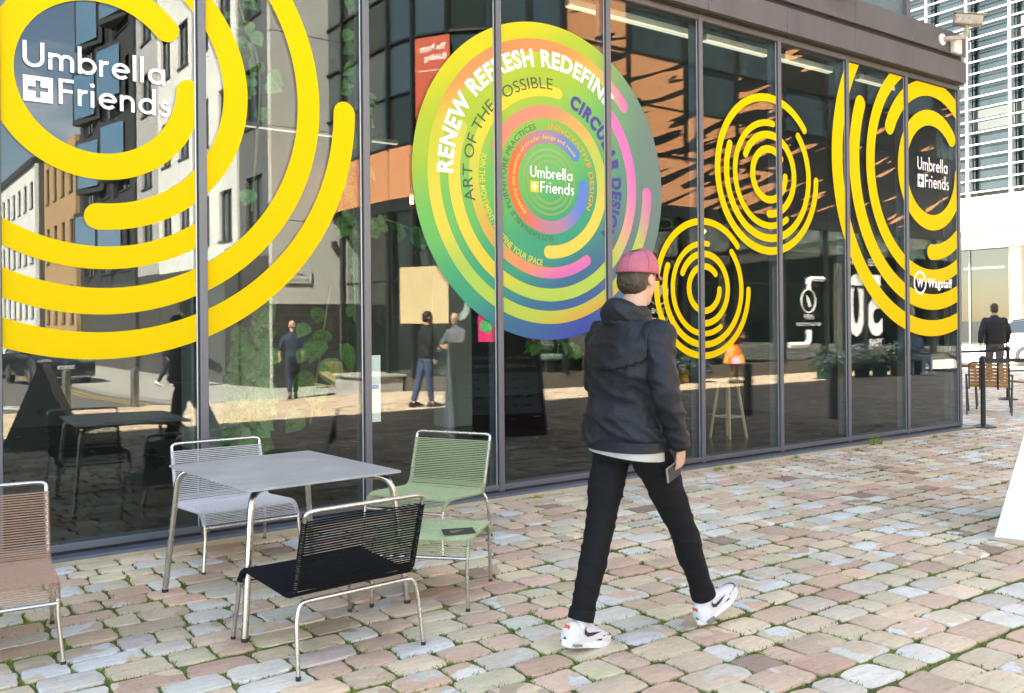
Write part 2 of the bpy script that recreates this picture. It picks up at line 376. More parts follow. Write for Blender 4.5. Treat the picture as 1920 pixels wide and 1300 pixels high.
while y > -13.8:
    d = random.uniform(0.150, 0.195); wob = random.uniform(0, 6)
    x = -2.0 + random.uniform(-0.2, 0)
    while x < 25.8:
        w = random.choice((random.uniform(0.15, 0.22), random.uniform(0.2, 0.27), random.uniform(0.24, 0.33))); cx, cy = x + w / 2, y - d / 2
        dv = seen((cx, cy, 0), 200); mv = seen((cx, -cy, gz(cy)), 60) and -cy < 13.9
        if (dv or mv) and not (cx > 12.35 and not dv and not mv):
            q = px((cx, cy, 0)); inframe = seen((cx, cy, 0), 20)
            zc = q[2] if (q and inframe) else 60.0
            yy = 0.012 * math.sin(cx * 0.9 + wob)
            stones.append((zc, x, x + w, y - d + yy, y + yy, dv))
            if dv and zc < 13: joints.append((x, y - d / 2, d)); joints.append((cx, y, -w))
        x += w
    y -= d
y = -0.235                                         # forecourt beyond the corner of the shop
while y < 9:
    d = random.uniform(0.150, 0.195); x = 12.45 + random.uniform(0, 0.2)
    while x < 25.8:
        w = random.uniform(0.17, 0.32); cx, cy = x + w / 2, y + d / 2
        if seen((cx, cy, 0), 120) and cy > -0.2:
            q = px((cx, cy, 0)); stones.append((q[2], x, x + w, y, y + d, True))
        x += w
    y += d
stones.sort(key=lambda s: s[0])
rest = MB(); rt1 = []; rt2 = []
def add_tint(me, t1, t2):
    for nm, tl in (('tint', t1), ('tint2', t2)):
        at = me.attributes.new(nm, 'FLOAT_COLOR', 'POINT'); flat = []
        for c in tl: flat += [c[0], c[1], c[2], 1.0]
        at.data.foreach_set('color', flat)
for i, (zc, x0, x1, y0, y1, dv) in enumerate(stones):
    vs_, fs, t1, t2 = sett(x0, x1, y0, y1, dv and zc < 9)
    if i < 300:
        b = MB(); ox, oy = (x0 + x1) / 2, (y0 + y1) / 2; b.add(vs_, fs)
        me = b.mesh('paving_stone', 22); add_tint(me, [t1] * len(vs_), [t2] * len(vs_))
        link('paving_stone', me, m_stone, pavement)
    else:
        rest.add(vs_, fs); rt1 += [t1] * len(vs_); rt2 += [t2] * len(vs_)
me = rest.mesh('paving_stones', 22); add_tint(me, rt1, rt2)
tag(link('paving_stones', me, m_stone, pavement), kind='stuff')
# sandy bedding strip along the foot of the shop front
struct('mortar_strip', MB().box((-6, -0.235, -0.03), (12.45, -0.10, 0.004)), mat('sandy_mortar', (0.55, 0.42, 0.25), 0.9, var=0.16, scale=7, bump=0.5, bscale=60))
# moss and grass in the joints
gr = MB()
for (jx, jy, d) in joints:
    if noise.noise(Vector((jx * 0.8, jy * 0.8, 3.1))) + random.uniform(-0.25, 0.5) < 0.0: continue
    for _ in range(random.randint(8, 20)):
        if d > 0: bx, by = jx + random.gauss(0, 0.006), jy + random.uniform(-0.5, 0.5) * d
        else: bx, by = jx + random.uniform(-0.5, 0.5) * -d, jy + random.gauss(0, 0.006)
        q = px((bx, by, 0))
        if q is None: continue
        for _b in range(3):
            a = random.uniform(0, 6.28); h = random.uniform(0.008, 0.022); w = random.uniform(0.002, 0.005); lx, ly = random.gauss(0, 0.008), random.gauss(0, 0.008)
            z = gz(by) - 0.010; o_ = random.gauss(0, 0.004)
            gr.add([(bx + o_ - w * math.cos(a), by - w * math.sin(a), z), (bx + o_ + w * math.cos(a), by + w * math.sin(a), z), (bx + o_ + lx, by + ly, z + h)], [(0, 1, 2)])
def tuft(x, y, n, hh):
    for _ in range(n):
        a = random.uniform(0, 6.28); h = random.uniform(0.4, 1) * hh; w = random.uniform(0.002, 0.004); l_ = random.uniform(0.2, 0.8) * h; b_ = random.uniform(0, 6.28)
        bx, by = x + random.gauss(0, 0.025), y + random.gauss(0, 0.012)
        gr.add([(bx - w * math.cos(a), by - w * math.sin(a), 0), (bx + w * math.cos(a), by + w * math.sin(a), 0), (bx + l_ * math.cos(b_), by + l_ * math.sin(b_), h)], [(0, 1, 2)])
for (x, y, n, h) in ((6.98, -0.27, 60, 0.05), (7.14, -0.3, 60, 0.05), (9.72, -0.2, 50, 0.16), (9.85, -0.22, 40, 0.14), (8.2, -0.26, 40, 0.04), (9.2, -0.35, 40, 0.05), (10.9, -0.3, 40, 0.05), (4.7, -0.28, 40, 0.035)): tuft(x, y, n, h)
def grass_mat():
    m = mat('moss_and_grass', (0.17, 0.23, 0.035), 0.9, var=0.45, scale=5, spec=0.2); return m
tag(obj('joint_grass', gr, grass_mat()), 'short green moss and grass growing in the stone joints', 'grass', kind='stuff')
# ------------------------------------------------------------------ the glass shop front
X0, PITCH = 2.0705, 1.2584
EDGE = [X0 + PITCH * k for k in range(-2, 9)]        # right edge of each mullion, last one the corner
MW = 0.056; ZB, ZT = 0.03, 4.572; RAIL = 0.057; GY = 0.024
m_frame = mat('grey_powder_coated_aluminium', (0.125, 0.132, 0.148), 0.42, metal=0.35, var=0.07, scale=2.5, bump=0.05, bscale=300)
m_frame2 = mat('grey_sill_metal', (0.14, 0.155, 0.18), 0.38, metal=0.4, var=0.1, scale=3, bump=0.05)
m_fascia = mat('taupe_grey_fascia', (0.096, 0.100, 0.108), 0.45, metal=0.3, var=0.10, scale=1.4, bump=0.04, bscale=200, stretch=(3, 3, 0.5))
m_gasket = mat('black_gasket', (0.012, 0.013, 0.015), 0.6)
m_dark = mat('dark_interior_wall', (0.035, 0.04, 0.04), 0.7, var=0.2, scale=1.0)
m_pane = glass('shop_front_glass', 0.047, (0.90, 0.955, 0.935), wob=0.018)
pv = thing('glass_shop_pavilion', 'single storey glass shop front with slim grey mullions under a grey metal fascia', 'shop front', (5, 0, 0))
def part(name, mb, m, smooth=None, parent=None):
    return obj(name, mb.xf(Matrix.Translation((-5, 0, 0))) if parent is None else mb, m, pv if parent is None else parent, smooth)
XL = EDGE[0] - MW
for i, e in enumerate(EDGE):
    part('mullion', MB().bbox((e - MW, 0, ZB), (e, 0.15, ZT), 0.003), m_frame)
    if i < len(EDGE) - 1:
        a, b = e, EDGE[i + 1] - MW
        part('bottom_rail', MB().bbox((a + 0.001, 0.004, ZB + 0.012), (b - 0.001, 0.13, ZB + RAIL), 0.003), m_frame)
        part('top_rail', MB().bbox((a + 0.001, 0.004, ZT - RAIL), (b - 0.001, 0.13, ZT), 0.003), m_frame)
        part('glass_pane', MB().box((a + 0.004, GY, ZB + RAIL - 0.01), (b - 0.004, GY + 0.022, ZT - RAIL + 0.01)), m_pane)
        g = MB()                                    # gasket seen as a black line on the left of each opening's right jamb
        g.box((b - 0.010, GY - 0.012, ZB + RAIL), (b - 0.0005, GY - 0.001, ZT - RAIL)); g.box((a + 0.0005, GY - 0.006, ZB + RAIL), (a + 0.005, GY - 0.001, ZT - RAIL))
        g.box((a + 0.006, GY - 0.010, ZT - RAIL - 0.012), (b - 0.011, GY - 0.001, ZT - RAIL - 0.0005))
        part('gasket', g, m_gasket)
        part('glazing_bead', MB().box((b - 0.020, GY - 0.006, ZB + RAIL), (b - 0.0105, GY - 0.001, ZT - RAIL)), mat('pale_bead', (0.4, 0.45, 0.46), 0.35, metal=0.6))
part('threshold_gap', MB().box((XL, 0.02, 0.022), (EDGE[-1], 0.12, ZB + 0.011)), m_gasket)
for i in range(-2, 9):
    x1 = X0 + PITCH * i + 0.02; x0 = x1 - PITCH + 0.004
    part('sill', MB().bbox((x0, -0.115, -0.03), (x1 if i < 8 else 12.30, 0.1, 0.022), 0.003), m_frame2)
FY = -0.10
for i in range(-2, 9):
    x1 = X0 + PITCH * i - 0.02; x0 = x1 - PITCH + 0.006
    part('fascia_panel', MB().bbox((x0, FY, 4.585), (x1, 0.3, 4.862), 0.004), m_fascia)
    part('fascia_panel', MB().bbox((x0, FY, 4.925), (x1, 0.3, 5.215), 0.004), m_fascia)
part('fascia_recess', MB().box((XL, FY + 0.05, 4.865), (12.08, 0.2, 4.922)), m_gasket)
part('soffit_trim', MB().box((XL, FY + 0.02, ZT + 0.001), (12.09, 0.1, 4.584)), mat('soffit_dark', (0.03, 0.028, 0.02), 0.8))
part('roof', MB().box((XL, 0.02, 5.05), (12.09, 0.55, 5.19)), m_fascia)
# right-hand return of the pavilion and its inner shell
part('return_wall', MB().box((12.02, 0.10, 0.0), (12.081, 8.6, 5.04)), m_fascia)
part('shop_floor', MB().box((-9, 0.05, -0.05), (12.01, 8.5, 0.019)), mat('polished_dark_floor', (0.02, 0.02, 0.018), 0.25, var=0.2, scale=2))
part('back_wall', MB().box((-9, 8.4, 0.02), (12.01, 8.6, 4.6)), m_dark)
part('end_wall', MB().box((-9.2, 0.05, 0.02), (-9.0, 8.6, 4.6)), m_dark)
part('inner_right_wall', MB().box((11.9, 0.12, 0.02), (12.019, 8.4, 4.6)), m_dark)
part('ceiling', MB().box((-9, 0.16, 4.60), (12.01, 8.5, 4.7)), mat('dark_ceiling', (0.06, 0.065, 0.065), 0.8))
# small end bracket at the corner
part('corner_bracket', MB().bbox((12.128, 0.0, 4.40), (12.165, 0.06, 4.5), 0.003), m_frame)

# ------------------------------------------------------------------ vinyl graphics on the glass
def panes():
    return [(EDGE[i] + 0.002, EDGE[i + 1] - MW - 0.011, ZB + RAIL + 0.001, ZT - RAIL - 0.014) for i in range(len(EDGE) - 1)]
PANES = panes()
def clip(poly, r):
    x0, x1, z0, z1 = r
    for (ax, lim, sg) in ((0, x0, 1), (0, x1, -1), (1, z0, 1), (1, z1, -1)):
        out = []; n = len(poly)
        for i in range(n):
            p, q = poly[i], poly[(i + 1) % n]; dp, dq = sg * (p[ax] - lim), sg * (q[ax] - lim)
            if dp >= 0: out.append(p)
            if (dp >= 0) != (dq >= 0):
                t = dp / (dp - dq); out.append((p[0] + t * (q[0] - p[0]), p[1] + t * (q[1] - p[1])))
        poly = out
        if len(poly) < 3: return None
    return poly
def vinyl(name, polys, m, parent, base, layer=0, split=True):
    """thin film on the outer face of the panes, cut where the frame covers it; separate pieces become separate parts"""
    y = GY - 0.0012 - 0.0009 * layer; pieces = {}
    for ip, pl in enumerate(polys):
        for ir, r in enumerate(PANES):
            c = clip(pl, r)
            if not c: continue
            a = sum(c[i][0] * c[(i + 1) % len(c)][1] - c[(i + 1) % len(c)][0] * c[i][1] for i in range(len(c)))
            if abs(a) < 1e-9: continue
            if a < 0: c = c[::-1]
            pieces.setdefault(ir, []).append((c, y - (0.00006 * (ip % 9) if name != 'disc' and name != 'ring' else 0)))
    out = None
    for ir, cs in pieces.items():
        groups = [cs]
        if split:                                           # group polygons that touch
            par = list(range(len(cs))); seen_ = {}
            def fd(i):
                while par[i] != i: par[i] = par[par[i]]; i = par[i]
                return i
            bb = [(min(q[0] for q in c), max(q[0] for q in c), min(q[1] for q in c), max(q[1] for q in c)) for c, _ in cs]; e = 0.0015 if name in ('ring', 'disc') else 0.0004
            for i in range(len(cs)):
                for j in range(i):
                    if bb[i][0] - e <= bb[j][1] and bb[j][0] - e <= bb[i][1] and bb[i][2] - e <= bb[j][3] and bb[j][2] - e <= bb[i][3]: par[fd(i)] = fd(j)
            g = {}
            for i in range(len(cs)): g.setdefault(fd(i), []).append(cs[i])
            groups = list(g.values())
        for gsel in groups:
            b = MB()
            for c, yy in gsel: b.add([(x - base[0], yy - base[1], z - base[2]) for x, z in c], [tuple(range(len(c)))])
            out = obj(name, b, m, parent)
            if not split: out['kind'] = 'stuff'
    return out
def arc(c, ri, ro, a0, a1, caps=True):
    polys = []; rm, hw = (ri + ro) / 2, (ro - ri) / 2
    if caps:
        da = math.degrees(hw / rm); a0 += da * 0.95; a1 -= da * 0.95
    n = max(6, int((a1 - a0) / 3.0))
    P = lambda r, a: (c[0] + r * math.cos(R(a)), c[1] + r * math.sin(R(a)))
    for i in range(n):
        b0, b1 = a0 + (a1 - a0) * i / n, a0 + (a1 - a0) * (i + 1) / n
        polys.append([P(ri, b0), P(ro, b0), P(ro, b1), P(ri, b1)])
    if caps:
        for (a, sg) in ((a0, -1), (a1, 1)):
            m_ = P(rm, a); pl = []
            for k in range(13):
                t = R(a) + sg * math.pi * k / 12
                pl.append((m_[0] + hw * math.cos(t), m_[1] + hw * math.sin(t)))
            polys.append(pl)
    return polys
LOGO = [(0.269, 0.362, 34.4, 366.4), (0.446, 0.540, 264, 519.7), (0.599, 0.680, 79.3, 305.5), (0.747, 0.841, 154.3, 406), (0.904, 1.0, 38.6, 362.4)]
m_vinyl_y = mat('yellow_vinyl', (0.66, 0.455, 0.002), 0.6, var=0.015, scale=2, spec=0.12)
m_vinyl_w = mat('white_vinyl', (0.86, 0.86, 0.88), 0.5, var=0.02)
def logo_rings(root, c, Rad, m):
    for (ri, ro, a0, a1) in LOGO: vinyl('ring', arc(c, ri * Rad, ro * Rad, a0, a1), m, root, root.location)
# --- lettering: geometric stroke letters for the wordmark, font outlines for the rest
def stroke(pts, w):
    polys = []
    for i in range(len(pts) - 1):
        (x0, y0), (x1, y1) = pts[i], pts[i + 1]; dx, dy = x1 - x0, y1 - y0; L = math.hypot(dx, dy) or 1; e = 0.02 * w if len(pts) > 2 else 0
        ux, uy = dx / L, dy / L; nx, ny = -uy * w / 2, ux * w / 2
        x0 -= ux * e; y0 -= uy * e; x1 += ux * e; y1 += uy * e
        polys.append([(x0 + nx, y0 + ny), (x1 + nx, y1 + ny), (x1 - nx, y1 - ny), (x0 - nx, y0 - ny)])
    return polys
def carc(cx, cy, r, a0, a1, n=14): return [(cx + r * math.cos(R(a0 + (a1 - a0) * i / n)), cy + r * math.sin(R(a0 + (a1 - a0) * i / n))) for i in range(n + 1)]
def ringp(cx, cy, r, w, a0, a1, n=16):
    return [[(cx + q * math.cos(R(t)), cy + q * math.sin(R(t))) for q, t in ((r - w / 2, a0 + (a1 - a0) * i / n), (r + w / 2, a0 + (a1 - a0) * i / n), (r + w / 2, a0 + (a1 - a0) * (i + 1) / n), (r - w / 2, a0 + (a1 - a0) * (i + 1) / n))] for i in range(n)]
def glyph(ch, w=0.13):
    """(polys, advance); cap height 1, x-height 0.66"""
    xh = 0.66; r = xh / 2; g = []
    st = lambda *p: stroke(list(p), w)
    if ch == 'U': g = st((0.065, 1), (0.065, 0.36)) + st((0.655, 1), (0.655, 0.36)) + ringp(0.36, 0.36, 0.295, w, 180, 360); a = 0.80
    elif ch == 'F': g = st((0.065, 0), (0.065, 1)) + st((0.065, 0.935), (0.52, 0.935)) + st((0.065, 0.52), (0.48, 0.52)); a = 0.60
    elif ch == 'm': g = st((0.065, 0), (0.065, xh)) + st((0.44, 0), (0.44, 0.42)) + st((0.815, 0), (0.815, 0.42)) + ringp(0.2525, 0.41, 0.1875, w, 0, 180) + ringp(0.6275, 0.41, 0.1875, w, 0, 180); a = 0.96
    elif ch == 'n': g = st((0.065, 0), (0.065, xh)) + st((0.48, 0), (0.48, 0.40)) + ringp(0.2725, 0.39, 0.2075, w, 0, 180); a = 0.63
    elif ch == 'r': g = st((0.065, 0), (0.065, xh)) + ringp(0.27, 0.38, 0.205, w, 70, 180); a = 0.40
    elif ch == 'l': g = st((0.065, 0), (0.065, 1.08)); a = 0.23
    elif ch == 'i': g = st((0.065, 0), (0.065, xh)) + [carc(0.065, 0.88, 0.085, 0, 360, 12)[:-1]]; a = 0.23
    elif ch == 'b': g = st((0.065, 0), (0.065, 1.08)) + ringp(0.33, r, 0.268, w, 0, 360, 24); a = 0.70
    elif ch == 'd': g = st((0.60, 0), (0.60, 1.08)) + ringp(0.335, r, 0.268, w, 0, 360, 24); a = 0.76
    elif ch == 'a': g = st((0.60, 0), (0.60, xh)) + ringp(0.335, r, 0.268, w, 0, 360, 24); a = 0.76
    elif ch == 'e': g = ringp(0.335, r, 0.268, w, 0, 318, 22) + st((0.09, 0.345), (0.60, 0.345)); a = 0.72
    elif ch == 's': g = ringp(0.22, 0.475, 0.125, w * 0.95, 35, 270, 12) + ringp(0.22, 0.19, 0.14, w * 0.95, -145, 90, 12) + st((0.19, 0.35), (0.25, 0.325)); a = 0.47
    return g, a
def wordmark(root, x, z, cap, m, m_box, box_plus, aspect=1.0, lb=1):
    """Umbrella / + Friends, set from the left edge x; z is the baseline of the first line"""
    def line(txt, x_, z_):
        out = []
        for ch in txt:
            g, a = glyph(ch); out += [[(x_ + q[0] * cap * aspect, z_ + q[1] * cap) for q in pl] for pl in g]; x_ += (a + 0.055) * cap * aspect
        return out, x_
    p1, xe = line('Umbrella', x, z); vinyl('letter', p1, m, root, root.location, lb, cap > 0.12)
    z2 = z - 1.30 * cap; s = 1.0 * cap; sx = s * aspect
    p2, _ = line('Friends', x + sx + 0.20 * cap * aspect, z2); vinyl('letter', p2, m, root, root.location, lb, cap > 0.12)
    t = 0.17 * s; cx, cz = x + sx / 2, z2 + 0.46 * s; k = 0.34 * s; ka = k * aspect; ta = t / 2 * aspect; th = t / 2; x0, x1, z0, z1 = x, x + sx, cz - s / 2, cz + s / 2
    if box_plus == 'hole':
        sq = [[(x0, z0), (x1, z0), (x1, cz - k), (x0, cz - k)], [(x0, cz + k), (x1, cz + k), (x1, z1), (x0, z1)], [(x0, cz - k), (cx - ka, cz - k), (cx - ka, cz + k), (x0, cz + k)], [(cx + ka, cz - k), (x1, cz - k), (x1, cz + k), (cx + ka, cz + k)]]
        for sx_ in (-1, 1):
            for sz_ in (-1, 1):
                a_, b_ = sorted((cx + sx_ * ta, cx + sx_ * ka)); c_, d_ = sorted((cz + sz_ * th, cz + sz_ * k)); sq.append([(a_, c_), (b_, c_), (b_, d_), (a_, d_)])
        vinyl('plus_badge', sq, m_box, root, root.location, 1)
    else:
        vinyl('plus_badge', [[(x0, z0), (x1, z0), (x1, z1), (x0, z1)]], m_box, root, root.location, lb)
        vinyl('plus_sign', [[(cx - ka, cz - th), (cx + ka, cz - th), (cx + ka, cz + th), (cx - ka, cz + th)], [(cx - ta, cz - k), (cx + ta, cz - k), (cx + ta, cz + k), (cx - ta, cz + k)]], m, root, root.location, lb + 1)
FONT_CACHE = {}
def text_polys(txt, bold=0.0, shear=0.0):
    """triangles of a string in the built-in font, cap height about 0.73 em -> scaled to cap height 1"""
    key = (txt, bold, shear)
    if key in FONT_CACHE: return FONT_CACHE[key]
    cu = bpy.data.curves.new('t', 'FONT'); cu.body = txt; cu.size = 1.0; cu.offset = bold; cu.shear = shear; cu.resolution_u = 3; cu.space_character = 1.0 + bold * 3
    o = bpy.data.objects.new('t', cu); col.objects.link(o); dg = bpy.context.evaluated_depsgraph_get(); me = bpy.data.meshes.new_from_object(o.evaluated_get(dg))
    s = 1 / 0.73
    pl = [[(me.vertices[i].co.x * s, me.vertices[i].co.y * s) for i in p.vertices] for p in me.polygons]
    xs = [q[0] for p in pl for q in p] or [0, 1]
    x0, x1 = min(xs), max(xs); pl = [[(q[0] - x0, q[1]) for q in p] for p in pl]
    bpy.data.objects.remove(o); bpy.data.curves.remove(cu); bpy.data.meshes.remove(me)
    FONT_CACHE[key] = (pl, x1 - x0)
    return FONT_CACHE[key]
def arc_text(txt, c, r0, h, a0, a1, bold=0.0, inward=False):
    """string bent round a circle: clockwise with tops outward from angle a0 to a1, or counter-clockwise with tops inward"""
    pl, w = text_polys(txt, bold); out = []
    for p in pl:
        q = []
        n = len(p)
        for i in range(n):
            x, z = p[i]; t = a0 + (a1 - a0) * x / w; r = (r0 - h * z) if inward else (r0 + h * z)
            q.append((c[0] + r * math.cos(R(t)), c[1] + r * math.sin(R(t))))
        out.append(q)
    return out
def flat_text(txt, x, z, cap, width=None, bold=0.0):
    pl, w = text_polys(txt, bold); k = (width / w) if width else cap
    return [[(x + q[0] * k, z + q[1] * cap) for q in p] for p in pl], w * k

dA = thing('window_decal', 'huge yellow arcs of vinyl around a white wordmark, left end of the shop front', 'window decal', (1.383, 0, 3.08))
logo_rings(dA, (1.383, 3.08), 1.829, m_vinyl_y)
wordmark(dA, 0.941, 3.088, 0.160, m_vinyl_w, m_vinyl_w, 'hole', 1.055)
dC = thing('window_decal', 'smallest yellow ring decal, low on the glass right of the walking person', 'window decal', (7.123, 0, 1.795)); logo_rings(dC, (7.123, 1.795), 0.718, m_vinyl_y)
dD = thing('window_decal', 'medium yellow ring decal high on the glass right of the multicoloured disc', 'window decal', (8.166, 0, 3.049)); logo_rings(dD, (8.166, 3.049), 0.872, m_vinyl_y)
dE = thing('window_decal', 'large yellow ring decal cut off by the right corner of the shop front', 'window decal', (11.45, 0, 3.39)); logo_rings(dE, (11.45, 3.39), 2.149, m_vinyl_y)
wordmark(dE, 11.118, 3.375, 0.165, m_vinyl_w, m_vinyl_w, 'hole', 0.86)
dW = thing('window_decal', 'white company wordmark with ringed monogram low on the rightmost glass pane', 'window decal', (11.3, 0, 1.9))
ringo = ringp(11.155, 1.93, 0.135, 0.03, 0, 360, 28)
vinyl('ring', ringo, m_vinyl_w, dW, dW.location, 1)
tw, _ = flat_text('W', 11.075, 1.875, 0.115, 0.16, 0.03); vinyl('lettering', tw, m_vinyl_w, dW, dW.location, 1, False)
tw, _ = flat_text('Wagstaff', 11.335, 1.875, 0.115, 0.60, 0.03); vinyl('lettering', tw, m_vinyl_w, dW, dW.location, 1, False)

# the multicoloured disc
DC, DR = (5.1145, 2.711), 1.403
TXT = 'letter'
def grad_mat(name, stops, rough=0.45, axis=(0.3, 0, 1), wmix=None):
    """printed colour gradient across the disc, in the decal's own coordinates"""
    m = bpy.data.materials.new(name); m.use_nodes = True; n, l = nt(m); b = n['Principled BSDF']; b.inputs['Roughness'].default_value = rough; b.inputs['Specular IOR Level'].default_value = 0.12
    t = n.new('ShaderNodeTexCoord'); d = n.new('ShaderNodeVectorMath'); d.operation = 'DOT_PRODUCT'
    L = math.sqrt(sum(a * a for a in axis)); d.inputs[1].default_value = tuple(a / L for a in axis)
    l.new(t.outputs['Object'], d.inputs[0])
    mr = n.new('ShaderNodeMapRange'); mr.inputs['From Min'].default_value = -DR; mr.inputs['From Max'].default_value = DR; l.new(d.outputs['Value'], mr.inputs['Value'])
    r = n.new('ShaderNodeValToRGB'); e = r.color_ramp.elements
    while len(e) < len(stops): e.new(0.5)
    for i, (p, c) in enumerate(stops): e[i].position = p; e[i].color = (*c, 1)
    r.color_ramp.interpolation = 'EASE'
    l.new(mr.outputs['Result'], r.inputs['Fac']); last = r.outputs['Color']
    if wmix:
        ax2, c2, lo, hi = wmix; d2 = n.new('ShaderNodeVectorMath'); d2.operation = 'DOT_PRODUCT'; d2.inputs[1].default_value = ax2; l.new(t.outputs['Object'], d2.inputs[0])
        m2 = n.new('ShaderNodeMapRange'); m2.interpolation_type = 'SMOOTHSTEP'; m2.inputs['From Min'].default_value = lo; m2.inputs['From Max'].default_value = hi; l.new(d2.outputs['Value'], m2.inputs['Value'])
        mm = n.new('ShaderNodeMixRGB'); mm.inputs['Color2'].default_value = (*c2, 1); l.new(m2.outputs['Result'], mm.inputs['Fac']); l.new(last, mm.inputs['Color1']); last = mm.outputs['Color']
    l.new(last, b.inputs['Base Color'])
    return m
def s2l(r, g, b, k=1.0):
    f = lambda v: ((v / 255 + 0.055) / 1.055) ** 2.4 if v > 10 else v / 255 / 12.92
    return (f(r) * k, f(g) * k, f(b) * k)
KC = 0.58
C = lambda r, g, b: s2l(r, g, b, KC)
m_disc = grad_mat('disc_print', [(0.0, C(72, 88, 178)), (0.16, C(74, 120, 160)), (0.36, C(72, 180, 135)), (0.58, C(125, 208, 110)), (0.82, C(190, 215, 75)), (1.0, C(240, 228, 50))], axis=(-0.55, 0, 1), wmix=((1, 0, 0), C(125, 150, 140), 0.35, 1.3))
m_r1 = grad_mat('ring_print_red_blue', [(0.0, C(255, 130, 80)), (0.36, C(255, 130, 85)), (0.50, C(205, 150, 175)), (0.62, C(110, 150, 225)), (1.0, C(100, 145, 230))], axis=(1, 0, 0.15))
m_r2 = grad_mat('ring_print_yellow_pink', [(0.0, C(195, 225, 105)), (0.3, C(250, 230, 105)), (0.48, C(205, 222, 105)), (0.62, C(255, 190, 110)), (0.70, C(255, 160, 130)), (1.0, C(238, 130, 205))], axis=(-0.55, 0, 1))
m_r3 = grad_mat('ring_print_yellow_orange_pink', [(0.0, C(238, 125, 205)), (0.2, C(245, 130, 200)), (0.30, C(255, 165, 120)), (0.42, C(240, 190, 95)), (0.62, C(225, 225, 95)), (0.8, C(255, 236, 80)), (1.0, C(170, 215, 90))], axis=(-0.45, 0, 1))
m_r4 = grad_mat('ring_print_yellow_orange', [(0.0, C(190, 225, 105)), (0.18, C(200, 228, 100)), (0.30, C(250, 225, 85)), (0.5, C(255, 232, 95)), (1.0, C(170, 215, 95))], axis=(-0.3, 0, 1), wmix=((0.85, 0, 0.35), C(248, 135, 205), 0.35, 0.95))
m_r5 = grad_mat('ring_print_yellow_green', [(0.0, C(255, 165, 80)), (0.14, C(205, 225, 95)), (0.34, C(190, 225, 105)), (0.5, C(255, 232, 95)), (0.72, C(225, 225, 80)), (0.9, C(250, 165, 100)), (1.0, C(250, 150, 110))], axis=(-0.35, 0, 1), wmix=((0.9, 0, 0.3), C(245, 125, 200), 0.75, 1.15))
dB = thing('window_decal', 'round multicoloured gradient disc with circling slogans on the shop glass', 'window decal', (DC[0], 0, DC[1]))
nn = 96; vinyl('disc', [[(DC[0], DC[1])] + [(DC[0] + DR * math.cos(2 * math.pi * (i + k) / nn), DC[1] + DR * math.sin(2 * math.pi * (i + k) / nn)) for k in range(2)] for i in range(nn)], m_disc, dB, dB.location)
for (ri, ro, a0, a1), m_ in zip([(0.345, 0.461, 34.4, 366.4), (0.564, 0.680, 264, 520), (0.757, 0.857, 79, 305.5), (0.946, 1.060, 154.3, 406), (1.144, 1.260, 38.6, 362)], (m_r1, m_r2, m_r3, m_r4, m_r5)):
    vinyl('ring', arc(DC, ri, ro, a0, a1), m_, dB, dB.location, 1)
m_thin = grad_mat('thin_ring_print', [(0.0, C(165, 205, 110)), (0.5, C(150, 195, 105)), (0.62, C(175, 195, 150)), (1.0, C(190, 195, 175))], axis=(-0.3, 0, 1))
for (ri, ro) in ((0.278, 0.298), (0.226, 0.249), (0.176, 0.199)): vinyl('ring', arc(DC, ri, ro, 0, 360, False), m_thin, dB, dB.location, 1)
V = lambda nm, c: mat(nm, c, 0.45, var=0.02, spec=0.3)
vinyl('letter', arc_text('RENEW REFRESH REDEFINE', DC, 1.022, 0.150, 180.5, 47.5, 0.035), m_vinyl_w, dB, dB.location, 2)
vinyl('letter', arc_text('ART OF THE POSSIBLE', DC, 0.825, 0.105, 195.5, 87, 0.0), V('dark_green_print', C(70, 105, 75)), dB, dB.location, 2)
vinyl('letter', arc_text('CIRCULAR DESIGN', DC, 0.745, 0.122, 71.5, -35, 0.06), V('violet_print', C(82, 78, 165)), dB, dB.location, 2)
vinyl('lettering', arc_text('JOIN THE MOVEMENT. REDEFINE YOUR SPACE', DC, 0.750, 0.056, 165, 263.3, 0.02, True), V('yellow_print', C(245, 235, 70)), dB, dB.location, 2, False)
vinyl('lettering', arc_text('SUSTAINABLE FURNITURE PRACTICES', DC, 0.478, 0.052, 274.5, 107.5, 0.012), V('olive_print', C(88, 130, 88)), dB, dB.location, 2, False)
vinyl('lettering', arc_text('INNOVATIVE DESIGN', DC, 0.474, 0.054, 91, -26, 0.02), V('orange_print', C(250, 180, 75)), dB, dB.location, 2, False)
vinyl('lettering', arc_text('Exploring the essence of circular design and reuse', DC, 0.383, 0.038, 227, 40, 0.012), V('yellow_print', C(245, 235, 70)), dB, dB.location, 2, False)
wordmark(dB, DC[0] - 0.215, DC[1] + 0.03, 0.098, m_vinyl_w, V('yellow_print', C(245, 215, 80)), 'plus', 0.96, 3)
